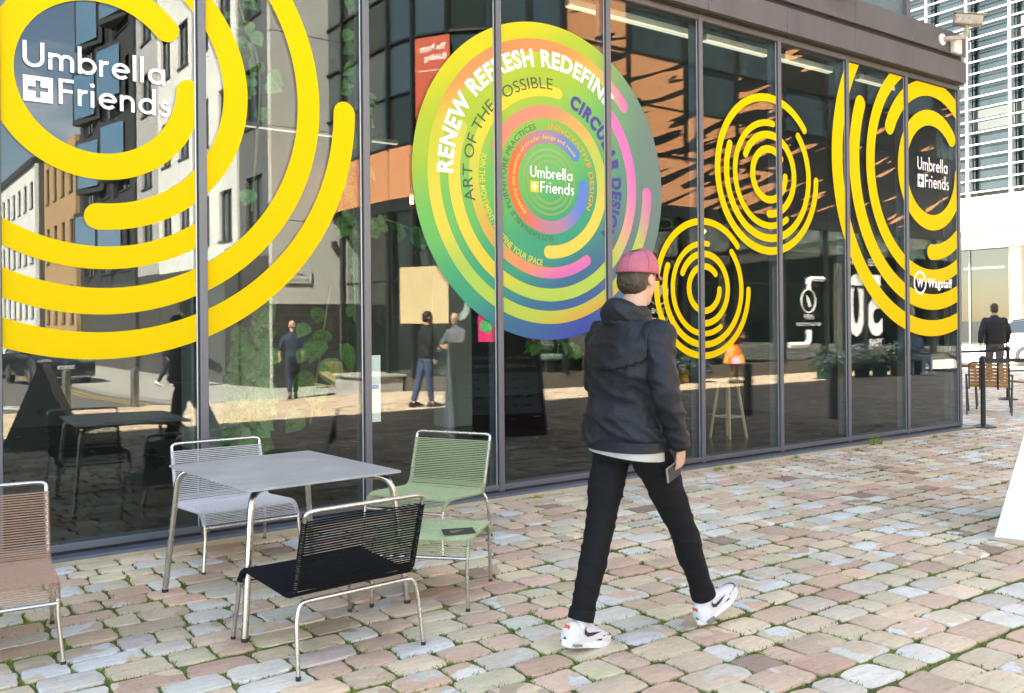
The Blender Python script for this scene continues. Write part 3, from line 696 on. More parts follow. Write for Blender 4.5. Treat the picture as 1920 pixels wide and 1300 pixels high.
# ------------------------------------------------------------------ rope chairs, table, stool
m_steel = mat('brushed_stainless', (0.56, 0.54, 0.51), 0.27, metal=1.0, var=0.06, scale=14, bump=0.03, bscale=250)
m_rubber = mat('black_rubber', (0.012, 0.012, 0.013), 0.6)
def cord_mat(name, c): return mat(name, c, 0.85, var=0.13, scale=60, bump=0.6, bscale=700, spec=0.2)
def cords(lines, halfw, r, sag=0.0, nseg=2):
    b = MB()
    for (y, z, ny, nz_) in lines:
        j = random.uniform(-0.0006, 0.0006); pts = []
        for i in range(nseg + 1):
            t = i / nseg; s = sag * 4 * t * (1 - t); pts.append((-halfw + 2 * halfw * t, y + ny * (s + j), z + nz_ * (s + j)))
        b.tube(pts, r, 5, cap=False)
    return b
def resample(pts, pitch, start=0.0):
    pts = [Vector(p) for p in pts]; out = []; d = start; acc = 0.0
    for i in range(len(pts) - 1):
        seg = pts[i + 1] - pts[i]; L = seg.length
        while d <= acc + L + 1e-9:
            p = pts[i] + seg * ((d - acc) / L); t = seg.normalized(); out.append((p, t)); d += pitch
        acc += L
    return out
HW = 0.292
def rope_chair(label, cat, loc, rz, mc, tagc=None, group='rope garden chairs'):
    t = thing('rope_chair', label, cat, loc, rz, group)
    r = 0.0098
    # side profile (y, z): rail, back, seat, front roll
    prof = bent([(-0.355, 0.655), (-0.258, 0.318), (0.235, 0.350), (0.292, 0.272)], 0.075, 6)
    prof = [(p[0], p[1]) for p in [(q.x, q.y) for q in [Vector((a.x, a.y, 0)) if len(a) > 2 else a for a in prof]]]
    loop = [(-HW, y, z) for y, z in prof[::-1]]
    top = bent([(-HW, -0.355, 0.655), (-HW, -0.367, 0.698), (HW, -0.367, 0.698), (HW, -0.355, 0.655)], 0.05, 6)
    obj('frame', MB().tube(loop + [tuple(p) for p in top[1:-1]] + [(HW, y, z) for y, z in prof], r, 10), m_steel, t, 40)
    for s in (-1, 1):
        fl = bent([(s * HW, 0.292, 0.274), (s * HW, 0.300, 0.2), (s * (HW + 0.018), 0.322, 0.012)], 0.03)
        lg = obj('leg', MB().tube(fl, r, 10), m_steel, t, 40); obj('foot_cap', MB().lathe([(0.0095, 0), (0.0115, 0.003), (0.0115, 0.016), (0.0098, 0.02)], (s * (HW + 0.018), 0.322, 0), 10), m_rubber, lg)
        rl = bent([(s * (HW - 0.05), -0.285, 0.305), (s * (HW - 0.005), -0.290, 0.303), (s * (HW + 0.012), -0.30, 0.22), (s * (HW + 0.02), -0.328, 0.012)], 0.05)
        lg = obj('leg', MB().tube(rl, r, 10), m_steel, t, 40); obj('foot_cap', MB().lathe([(0.0095, 0), (0.0115, 0.003), (0.0115, 0.016), (0.0098, 0.02)], (s * (HW + 0.02), -0.328, 0), 10), m_rubber, lg)
    obj('crossbar', MB().tube([(-HW + 0.048, -0.285, 0.305), (HW - 0.048, -0.285, 0.305)], r, 10), m_steel, t, 40)
    obj('crossbar', MB().tube([(-HW, 0.294, 0.266), (HW, 0.294, 0.266)], r * 0.9, 10), m_steel, t, 40)
    P3 = [(0, y, z) for y, z in prof]
    allp = resample(P3, 0.001); 
    def lines(a, b, pitch, off):
        out = []; d = a
        while d < b:
            p, tn = allp[min(len(allp) - 1, int(d / 0.001))]; n_ = Vector((0, -tn.z, tn.y)); out.append((p.y + n_.y * off, p.z + n_.z * off, n_.y, n_.z)); d += pitch
        return out
    Lt = len(allp) * 0.001; s0 = 0.365; s1 = Lt - 0.085
    for s in (-1, 1):                                    # cord wound round both side rails
        wrap = MB()
        d = 0.006
        while d < Lt - 0.012:
            p, tn = allp[int(d / 0.001)]; n_ = Vector((0, -tn.z, tn.y)); ring_ = []
            for k in range(8):
                a = 2 * math.pi * k / 8; ring_.append(Vector((s * HW + 0.0118 * math.cos(a), p.y, p.z)) + n_ * 0.0118 * math.sin(a))
            wrap.tube(ring_, 0.0029, 4, closed=True); d += 0.0088
        obj('cord_wrapping', wrap, mc, t, 50)
    bk = cords(lines(0.008, s0, 0.0122, 0.0095), HW, 0.0034, 0.004); bk2 = cords(lines(0.0062, s0, 0.0122, -0.0095), HW, 0.0030, 0.003); bk.add(bk2.v, bk2.f)
    obj('backrest', bk, mc, t, 60)
    obj('seat', cords(lines(s0, s1, 0.0056, 0.0100), HW, 0.0031, -0.003, 4), mc, t, 60)
    obj('seat_apron', cords(lines(s1, Lt - 0.004, 0.0105, 0.0095), HW, 0.0028), mc, t, 60)
    if tagc is not None:
        side, dark = tagc; x = side * (HW + 0.006)
        tw2, th2 = (0.045, 0.16) if dark else (0.014, 0.085)
        tg = MB(); tg.bbox((-tw2, -0.0015, -th2), (tw2, 0.0015, -0.02), 0.001); tg.xf(Matrix.Translation((x, -0.345, 0.60)) @ Matrix.Rotation(R(38 * side), 4, 'Y') @ Matrix.Rotation(R(25), 4, 'Z'))
        st = obj('swing_tag', tg, mat('dark_card', (0.03, 0.03, 0.032), 0.6) if dark else mat('pale_card', (0.7, 0.69, 0.66), 0.7), t)
        obj('string', MB().tube(bez((x, -0.35, 0.64), (x + side * 0.02, -0.35, 0.63), (x + side * 0.012, -0.345, 0.582), 5), 0.0012, 4), m_rubber, st)
    return t
mc_brown = cord_mat('taupe_cord', (0.40, 0.255, 0.175)); mc_grey = cord_mat('light_grey_cord', (0.56, 0.55, 0.545)); mc_black = cord_mat('black_cord', (0.0075, 0.0085, 0.0105)); mc_green = cord_mat('sage_green_cord', (0.40, 0.46, 0.25))
random.seed(11)
rope_chair('taupe brown rope chair cut off by the left edge of the picture', 'chair', (0.504, -1.655, 0), math.pi - 0.1, mc_brown)
rope_chair('light grey rope chair between the table and the shop glass', 'chair', (2.035, -0.62, 0), math.pi, mc_grey, (1, True))
rope_chair('black rope chair seen from behind, in front of the table', 'chair', (1.81, -2.44, 0), R(4), mc_black)
rope_chair('sage green rope chair with backrest, beside the shop front', 'chair', (3.17, -1.07, 0), R(118), mc_green, (1, True))
# footstool
def footstool(loc, rz, mc):
    t = thing('rope_footstool', 'low sage green rope footstool without a back, dark card lying on it', 'footstool', loc, rz)
    hw, hd, zt = 0.252, 0.235, 0.352; r = 0.0098
    prof = bent([(-hd - 0.03, 0.272), (-hd, zt), (hd, zt), (hd + 0.03, 0.272)], 0.06, 6)
    for s in (-1, 1):
        obj('side_rail', MB().tube([(s * hw, p.x, p.y) for p in [Vector((q.x, q.y)) for q in [Vector((a[0], a[1])) for a in prof]]], r, 10), m_steel, t, 40)
        for u in (-1, 1):
            lg = obj('leg', MB().tube([(s * hw, u * (hd + 0.03), 0.275), (s * hw, u * (hd + 0.034), 0.2), (s * (hw + 0.004), u * (hd + 0.04), 0.012)], r, 10), m_steel, t, 40)
            obj('foot_cap', MB().lathe([(0.0095, 0), (0.0115, 0.003), (0.0115, 0.016), (0.0098, 0.02)], (s * (hw + 0.004), u * (hd + 0.04), 0), 10), m_rubber, lg)
    for u in (-1, 1): obj('crossbar', MB().tube([(-hw, u * (hd + 0.031), 0.266), (hw, u * (hd + 0.031), 0.266)], r * 0.9, 10), m_steel, t, 40)
    allp = resample([(0, p[0], p[1]) for p in prof], 0.001); Lt = len(allp) * 0.001
    def lines(a, b, pitch, off):
        out = []; d = a
        while d < b:
            p, tn = allp[min(len(allp) - 1, int(d / 0.001))]; n_ = Vector((0, -tn.z, tn.y)); out.append((p.y + n_.y * off, p.z + n_.z * off, n_.y, n_.z)); d += pitch
        return out
    obj('seat', cords(lines(0.085, Lt - 0.085, 0.0056, 0.0100), hw, 0.0031, -0.003, 4), mc, t, 60)
    for (a, b) in ((0.006, 0.085), (Lt - 0.085, Lt - 0.004)): obj('seat_apron', cords(lines(a, b, 0.0105, 0.0095), hw, 0.0028), mc, t, 60)
    for s in (-1, 1):
        wrap = MB(); d = 0.006
        while d < Lt - 0.006:
            p, tn = allp[int(d / 0.001)]; n_ = Vector((0, -tn.z, tn.y))
            wrap.tube([Vector((s * hw + 0.0118 * math.cos(2 * math.pi * k / 8), p.y, p.z)) + n_ * 0.0118 * math.sin(2 * math.pi * k / 8) for k in range(8)], 0.0029, 4, closed=True); d += 0.0088
        obj('cord_wrapping', wrap, mc, t, 50)
footstool((2.60, -2.09, 0), R(-47), mc_green)
tc_ = thing('card_tag', 'dark printed card tag lying on the green footstool', 'tag', (2.62, -2.31, 0.376), R(-20))
obj('card', MB().bbox((-0.085, -0.04, 0), (0.085, 0.04, 0.0015), 0.0005), mat('dark_card', (0.03, 0.03, 0.032), 0.6), tc_)
for k in range(3): obj('gold_print', MB().box((-0.045, 0.004 - 0.011 * k, 0.0016), (0.03 - 0.02 * k, 0.010 - 0.011 * k, 0.0019)), mat('pale_gold_print', (0.25, 0.22, 0.15), 0.5), tc_)
tc_.rotation_euler[0] = R(9)
# table
def table():
    t = thing('garden_table', 'square grey table with thin stone top on steel tube legs', 'table', (1.92, -1.66, 0), R(3.5))
    hx, hy, zt = 0.425, 0.520, 0.70
    def rr(hx_, hy_, rad, n=5):
        out = []
        for (sx, sy, a0) in ((1, 1, 0), (-1, 1, 90), (-1, -1, 180), (1, -1, 270)):
            for k in range(n + 1):
                a = R(a0 + 90 * k / n); out.append((sx * (hx_ - rad) + rad * math.cos(a), sy * (hy_ - rad) + rad * math.sin(a)))
        return out
    b = MB(); o1 = rr(hx - 0.002, hy - 0.002, 0.018); o2 = rr(hx, hy, 0.018); n = len(o1)
    rings = [(o1, zt - 0.012), (o2, zt - 0.010), (o2, zt - 0.002), (o1, zt)]
    b.v = [(x, y, z) for o_, z in rings for x, y in o_]
    for i in range(3): b.f += [(i * n + k, i * n + (k + 1) % n, (i + 1) * n + (k + 1) % n, (i + 1) * n + k) for k in range(n)]
    b.f += [tuple(range(n))[::-1], tuple(3 * n + k for k in range(n))]
    obj('table_top', b, mat('grey_ceramic_top', (0.36, 0.352, 0.34), 0.5, var=0.16, scale=4.5, bump=0.15, bscale=90, spec=0.4), t)
    obj('top_edge', MB().box((-hx + 0.03, -hy + 0.03, zt - 0.0165), (hx - 0.03, hy - 0.03, zt - 0.0125)), mat('dark_subtop', (0.05, 0.05, 0.05), 0.7), t)
    for sx in (-1, 1):
        for sy in (-1, 1):
            p = bent([(sx * 0.28, sy * 0.36, zt - 0.03), (sx * 0.385, sy * 0.475, zt - 0.034), (sx * 0.445, sy * 0.525, 0.02)], 0.085, 7)
            lg = obj('leg', MB().tube(p, 0.0165, 14), m_steel, t, 40)
            obj('foot_cap', MB().lathe([(0.015, 0), (0.0175, 0.004), (0.0175, 0.02), (0.0165, 0.024)], (sx * 0.4455, sy * 0.5255, 0), 12), m_rubber, lg)
    obj('under_frame', MB().tube([(-0.28, -0.36, zt - 0.031), (0.28, 0.36, zt - 0.031)], 0.015, 10).tube([(-0.28, 0.36, zt - 0.032), (0.28, -0.36, zt - 0.032)], 0.0145, 10), m_steel, t, 40)
table()
tag(obj('paper_scrap', MB().add([(-0.045, -0.03, 0.011), (0.045, -0.032, 0.012), (0.047, 0.03, 0.014), (-0.043, 0.031, 0.011), (-0.045, -0.03, 0.0118), (0.045, -0.032, 0.0128), (0.047, 0.03, 0.0148), (-0.043, 0.031, 0.0118)], [(3, 2, 1, 0), (4, 5, 6, 7), (0, 1, 5, 4), (1, 2, 6, 5), (2, 3, 7, 6), (3, 0, 4, 7)]), mat('white_paper', (0.8, 0.8, 0.79), 0.7), None, None, (2.55, -1.62, 0), R(15)), 'small white paper scrap lying on the stones beside the black chair', 'paper')
# sandwich board
def a_board(name, label, loc, rz, w, h, spread, m_face, m_side, texts=True, hole=True):
    t = thing(name, label, 'sandwich board', loc, rz)
    for s in (-1, 1):
        M = Matrix.Translation((0, s * spread, 0)) @ Matrix.Rotation(s * math.atan2(spread - 0.02, h), 4, 'X')
        obj('panel', MB().bbox((-w / 2, -0.012, 0), (w / 2, 0.012, h), 0.003).xf(M), m_face if s < 0 else m_side, t)
    return t
m_plum = mat('plum_print', (0.075, 0.006, 0.03), 0.45, var=0.05); m_wb = mat('white_board', (0.78, 0.78, 0.79), 0.5, var=0.04, scale=12)
# ------------------------------------------------------------------ people
def remesh(mb, voxel, smooth=2, fold=0.0, seed=0.0, fscale=1.0):
    me = mb.mesh('tmp'); o = bpy.data.objects.new('tmp', me); col.objects.link(o)
    md = o.modifiers.new('r', 'REMESH'); md.mode = 'VOXEL'; md.voxel_size = voxel
    if smooth: sm = o.modifiers.new('s', 'SMOOTH'); sm.factor = 0.5; sm.iterations = smooth
    dg = bpy.context.evaluated_depsgraph_get(); res = bpy.data.meshes.new_from_object(o.evaluated_get(dg))
    bpy.data.objects.remove(o); bpy.data.meshes.remove(me); res.materials.clear()
    if fold:
        nrm = [v.normal.copy() for v in res.vertices]
        for v, n_ in zip(res.vertices, nrm):
            p = v.co; q = Vector((p.x * 5 + seed, p.y * 5, p.z * 9)) * fscale
            d = noise.noise(q) + 0.55 * noise.noise(q * 2.3 + Vector((4, 1, 7)))
            rdg = 1 - abs(noise.noise(Vector((p.x * 6 + seed, p.y * 6 - p.z * 7, p.z * 11 + p.x * 6)) * fscale)) * 2
            v.co = p + n_ * fold * (0.6 * d + 0.8 * max(0, rdg) ** 3 - 0.2)
    res.polygons.foreach_set('use_smooth', [True] * len(res.polygons)); res.update()
    return res
def loft(b, secs, n=18):
    """secs: (centre, front-back radius, side radius[, forward axis]) stacked upward"""
    vs_ = []; fs = []
    for s in secs:
        c = Vector(s[0]); f = Vector(s[3]).normalized() if len(s) > 3 else Vector((1, 0, 0)); l_ = Vector((0, 1, 0))
        if len(s) > 4: l_ = Vector(s[4]).normalized()
        for k in range(n):
            a = 2 * math.pi * k / n; ca, sa = math.cos(a), math.sin(a)
            e = 2.4; rr = (abs(ca) ** e + abs(sa) ** e) ** (-1 / e); vs_.append(c + f * s[1] * ca * rr + l_ * s[2] * sa * rr)
    for i in range(len(secs) - 1):
        for k in range(n): fs.append((i * n + k, i * n + (k + 1) % n, (i + 1) * n + (k + 1) % n, (i + 1) * n + k))
    fs.append(tuple(range(n))[::-1]); fs.append(tuple((len(secs) - 1) * n + k for k in range(n)))
    return b.add(vs_, fs)
def limb(b, pts, rad, n=12, sub=4):
    """tapering limb through joints"""
    P = [Vector(p) for p in pts]; pp = []; rr = []
    for i in range(len(P) - 1):
        for k in range(sub):
            t = k / sub; pp.append(P[i].lerp(P[i + 1], t)); s = t * t * (3 - 2 * t); rr.append(rad[i] * (1 - s) + rad[i + 1] * s)
    pp.append(P[-1]); rr.append(rad[-1])
    return b.tube(pp, rr, n)
SKIN = lambda: mat('skin', (0.52, 0.31, 0.22), 0.55, var=0.08, scale=9, spec=0.35)
HANDS = {}
def hand_mesh(curl):
    """right hand: wrist at the origin, fingers along -Z, palm facing +Y (towards the body), thumb forward (+X)"""
    if curl in HANDS: return HANDS[curl]
    b = MB()
    loft(b, [((0.004, 0, -0.098), 0.036, 0.0115), ((0.004, 0, -0.075), 0.039, 0.014), ((0.002, 0, -0.04), 0.036, 0.015), ((0, 0, -0.008), 0.026, 0.016), ((0, 0, 0.03), 0.025, 0.018)], 12)
    for i, (x, L, r) in enumerate(((0.033, 0.070, 0.0088), (0.012, 0.079, 0.0092), (-0.009, 0.073, 0.0087), (-0.029, 0.058, 0.0077))):
        a = 0; p = Vector((x, 0.0, -0.092)); pts = [p.copy()]
        for k, f in enumerate((0.45, 0.31, 0.24)):
            a += curl * (0.75, 1.0, 0.8)[k] * (1 + 0.08 * i); p = p + Vector((0.03 * (x / 0.03) * 0.06, math.sin(a), -math.cos(a))) * L * f; pts.append(p.copy())
        limb(b, pts, [r, r * 0.95, r * 0.88, r * 0.72], 8, 3)
    p = Vector((0.026, 0.004, -0.025)); limb(b, [p, p + Vector((0.026, 0.010, -0.026)), p + Vector((0.034, 0.022 + 0.01 * curl, -0.052)), p + Vector((0.032, 0.034 + 0.012 * curl, -0.075))], [0.0135, 0.0125, 0.0105, 0.0085], 8, 3)
    HANDS[curl] = remesh(b, 0.0042, 2)
    return HANDS[curl]
def head_mesh(key, voxel=0.008):
    b = MB()
    b.sphere((0.0, 0, 0.045), (0.098, 0.076, 0.092), 20, 14); b.sphere((0.028, 0, -0.015), (0.066, 0.062, 0.085), 16, 12); b.sphere((0.058, 0, -0.075), (0.032, 0.036, 0.028), 12, 8)
    limb(b, [(-0.022, 0, -0.19), (-0.012, 0, -0.10), (-0.005, 0, -0.03)], [0.062, 0.056, 0.056], 14)
    b.sphere((0.092, 0, 0.032), (0.012, 0.050, 0.009), 10, 6)
    limb(b, [(0.090, 0, 0.025), (0.106, 0, -0.002), (0.115, 0, -0.020)], [0.010, 0.011, 0.0145], 8); b.sphere((0.100, 0.010, -0.022), 0.010, 8, 6); b.sphere((0.100, -0.010, -0.022), 0.010, 8, 6)
    b.sphere((0.087, 0, -0.052), (0.013, 0.024, 0.0065), 10, 6); b.sphere((0.085, 0, -0.062), (0.013, 0.021, 0.0075), 10, 6)
    for s in (-1, 1):
        b.sphere((0.066, s * 0.040, -0.010), (0.020, 0.020, 0.018), 10, 8)
        M = Matrix.Rotation(R(18 * s), 4, 'Z'); b.sphere((-0.005, s * 0.078, 0.004), (0.018, 0.008, 0.031), 10, 8, M)
    return remesh(b, voxel, 2)
HEAD = None
def person(label, loc, rz, P, cloth, voxel=0.016, group=None, hero=False):
    """P: joints in the figure's frame (X ahead, Y to its left, Z up from the ground). cloth: colours and options."""
    global HEAD
    t = thing('person', label, 'person', loc, rz, group); sk = cloth.get('skin') or SKIN()
    if HEAD is None: HEAD = head_mesh('h')
    H = Vector(P['head']); hy = P.get('head_yaw', 0); hp = P.get('head_pitch', 0)
    MH = Matrix.Translation(H) @ Matrix.Rotation(hy, 4, 'Z') @ Matrix.Rotation(hp, 4, 'Y')
    hd = link('head', HEAD.copy() if HEAD.materials and HEAD.materials[0] != sk else HEAD, None, t); 
    if not hd.data.materials: hd.data.materials.append(sk)
    elif hd.data.materials[0] != sk: hd.data.materials[0] = sk
    hd.matrix_local = MH
    m_eye = mat('eye_white', (0.75, 0.74, 0.72), 0.2); m_iris = mat('iris', (0.03, 0.02, 0.015), 0.15)
    for s in (-1, 1):
        e = obj('eye', MB().sphere((0.082, s * 0.031, 0.014), 0.0105, 10, 8), m_eye, hd, 60); obj('iris', MB().sphere((0.0895, s * 0.031, 0.014), 0.0048, 8, 6), m_iris, e, 60)
        if cloth.get('brow', True): obj('eyebrow', MB().tube([(0.097, s * 0.014, 0.036), (0.097, s * 0.032, 0.041), (0.088, s * 0.050, 0.036)], [0.003, 0.0042, 0.002], 6), cloth.get('hair_m') or mat('brown_hair', (0.05, 0.03, 0.018), 0.6), hd)
    if cloth.get('hair_m') is not None:
        b = MB(); st = cloth.get('hair', 'short')
        lo = -0.01 if st == 'short' else -0.16
        k = 1.06
        n_, m__ = 24, 14
        if st == 'bald':
            for s in (-1, 1): b.sphere((-0.035, s * 0.058, 0.012), (0.048, 0.020, 0.032), 12, 8)
            b.sphere((-0.075, 0, 0.0), (0.020, 0.055, 0.035), 12, 8)
        else:
            b.sphere((-0.012, 0, 0.056), (0.098, 0.083, 0.092), 18, 12); b.sphere((-0.045, 0, 0.0), (0.062, 0.078, 0.07), 16, 10)
            if st == 'long':
                loft(b, [((-0.07, 0, -0.22), 0.03, 0.075), ((-0.065, 0, -0.1), 0.05, 0.092), ((-0.04, 0, 0.02), 0.06, 0.088)], 14)
        hm = remesh(b, 0.009, 1, 0.004, 3.0, 6.0)
        # keep the face clear
        bmh = bmesh.new(); bmh.from_mesh(hm); bmesh.ops.delete(bmh, geom=[v for v in bmh.verts if v.co.x > 0.030 and v.co.z < 0.062], context='VERTS'); bmh.to_mesh(hm); bmh.free()
        link('hair', hm, cloth['hair_m'], hd)
    # ---- top
    hip = Vector(P['hip']); ch = Vector(P['chest']); nk = Vector(P['neck']); up = (nk - hip).normalized(); bulk = cloth.get('bulk', 1.0); fw = Vector((1, 0, 0)); fw = (fw - up * fw.dot(up)).normalized()
    lat = (Vector(P['sh_l']) - Vector(P['sh_r'])).normalized(); hl = (Vector(P['hp_l']) - Vector(P['hp_r'])).normalized()
    b = MB(); hem = cloth.get('hem', 0.02)
    def at(f): return hip.lerp(nk, f)
    secs = [(hip - up * hem, 0.128 * bulk, 0.178 * bulk, fw, hl), (at(0.10), 0.130 * bulk, 0.176 * bulk, fw, hl), (at(0.30), 0.122 * bulk, 0.165 * bulk, fw, hl.lerp(lat, 0.5)), (at(0.55), 0.132 * bulk, 0.185 * bulk, fw, lat), (at(0.76), 0.128 * bulk, 0.198 * bulk, fw, lat), (at(0.89), 0.102 * bulk, 0.150 * bulk, fw, lat), (at(0.945), 0.085 * bulk, 0.110 * bulk, fw, lat), (at(0.985), 0.072, 0.085, fw, lat), (at(1.06), 0.064, 0.066, fw, lat)]
    loft(b, secs, 20)
    sl = cloth.get('sleeve', 1.0); ar = cloth.get('arm', 1.0) * bulk
    for s in ('l', 'r'):
        S, E_, W = Vector(P['sh_' + s]), Vector(P['el_' + s]), Vector(P['wr_' + s])
        if sl >= 0.99: limb(b, [S, S.lerp(E_, 0.5), E_, E_.lerp(W, 0.5), W], [0.070 * ar, 0.060 * ar, 0.052 * ar, 0.047 * ar, 0.040 * ar], 14)
        else: limb(b, [S, S.lerp(E_, 0.55), E_, E_.lerp(W, 0.25)], [0.070 * ar, 0.060 * ar, 0.056 * ar, 0.05 * ar], 14)
    for s in ('l', 'r'): b.sphere(P['sh_' + s], 0.069 * ar, 14, 10)
    if cloth.get('hood'):
        b.sphere(nk + Vector((-0.075, 0, 0.010)), (0.070, 0.108, 0.062), 14, 10); limb(b, [nk + Vector((-0.07, 0.075, 0.0)), nk + Vector((0.0, 0.088, 0.012)), nk + Vector((0.06, 0.05, -0.02))], [0.035, 0.03, 0.02]); limb(b, [nk + Vector((-0.07, -0.075, 0.0)), nk + Vector((0.0, -0.088, 0.012)), nk + Vector((0.06, -0.05, -0.02))], [0.035, 0.03, 0.02])
    else:
        b.tube([at(1.03) + Vector((0.066 * math.cos(a), 0.068 * math.sin(a), 0)) for a in [2 * math.pi * k / 14 for k in range(14)]], 0.011, 6, closed=True)
    link(cloth.get('top_name', 'jacket'), remesh(b, voxel, 3, cloth.get('fold', 0.006), loc[0] * 3.1, 1.0), cloth['top'], t)
    # ---- hands (and bare forearms)
    for s in ('l', 'r'):
        E_, W = Vector(P['el_' + s]), Vector(P['wr_' + s]); d = (W - E_).normalized()
        if sl < 0.99: obj('forearm', limb(MB(), [E_.lerp(W, 0.15), E_.lerp(W, 0.5), W + d * 0.01], [0.043, 0.039, 0.027], 12), sk, t, 60)
        hdir = Vector(P.get('hd_' + s, d)).normalized(); zc = -hdir; pal = Vector(P.get('palm_' + s, (0, 1 if s == 'r' else -1, 0))); pal = (pal - zc * pal.dot(zc)).normalized(); xc = pal.cross(zc)
        if s == 'l': pass
        thumb = Vector(P.get('thumb_' + s, (1, 0, 0.2)))
        flip = -1 if xc.dot(thumb) < 0 else 1
        M = Matrix(((xc.x * flip, pal.x, zc.x, W.x), (xc.y * flip, pal.y, zc.y, W.y), (xc.z * flip, pal.z, zc.z, W.z), (0, 0, 0, 1)))
        me_ = hand_mesh(P.get('curl_' + s, 0.45))
        h_ = link('hand', me_ if not me_.materials or me_.materials[0] == sk else me_.copy(), None, t)
        if not h_.data.materials: h_.data.materials.append(sk)
        else: h_.data.materials[0] = sk
        h_.matrix_local = M
    # ---- legs
    b = MB(); lb = cloth.get('leg', 1.0)
    if cloth.get('skirt'):
        secs = []; n = 8
        for i in range(n + 1):
            f = i / n; z = 0.50 + (hip.z + 0.10 - 0.50) * f; secs.append(((hip.x, 0, z), 0.26 - 0.14 * f ** 0.8, 0.28 - 0.125 * f ** 0.8))
        loft(b, secs, 28); link('skirt', remesh(b, voxel, 1, 0.018, 2.0, 1.6), cloth['skirt'], t); b = MB()
        for s in ('l', 'r'): limb(b, [P['hp_' + s], P['kn_' + s], P['an_' + s]], [0.08, 0.052, 0.036], 12)
        link('legs', remesh(b, 0.012, 2), cloth.get('bottom') or sk, t)
    else:
        loft(b, [(hip - Vector((0, 0, 0.09)), 0.105, 0.15, (1, 0, 0), hl), (hip, 0.118, 0.165, (1, 0, 0), hl), (hip + up * 0.09, 0.112, 0.155, (1, 0, 0), hl)], 18)
        for s in ('l', 'r'):
            h_, k_, a_ = Vector(P['hp_' + s]), Vector(P['kn_' + s]), Vector(P['an_' + s])
            limb(b, [h_ + Vector((0, 0, -0.02)), h_.lerp(k_, 0.4), k_, k_.lerp(a_, 0.35), k_.lerp(a_, 0.75), a_ + (k_ - a_).normalized() * cloth.get('cuff', 0.03)], [0.098 * lb, 0.090 * lb, 0.068 * lb, 0.068 * lb, 0.058 * lb, 0.055 * lb], 16)
        link('trousers', remesh(b, voxel, 3, cloth.get('fold', 0.006) * 0.6, loc[1] * 2.7, 1.1), cloth['bottom'], t)
        for s in ('l', 'r'):
            k_, a_ = Vector(P['kn_' + s]), Vector(P['an_' + s]); d = (k_ - a_).normalized()
            obj('sock', limb(MB(), [a_ - d * 0.05, a_ + d * 0.02, a_ + d * 0.10], [0.040, 0.037, 0.041], 12), cloth.get('sock') or mat('white_sock', (0.75, 0.75, 0.77), 0.9, bump=0.4, bscale=300), t, 60)
    # ---- shoes
    for s in ('l', 'r'):
        a_ = Vector(P['an_' + s]); fd = Vector(P.get('ft_' + s, (1, 0, 0))).normalized(); side = Vector((0, 1, 0)); side = (side - fd * side.dot(fd)).normalized(); upf = fd.cross(side)
        M = Matrix(((fd.x, side.x, upf.x, a_.x), (fd.y, side.y, upf.y, a_.y), (fd.z, side.z, upf.z, a_.z), (0, 0, 0, 1)))
        shoe(t, M, cloth, 1 if s == 'l' else -1, hero)
    return t
SHOE = {}
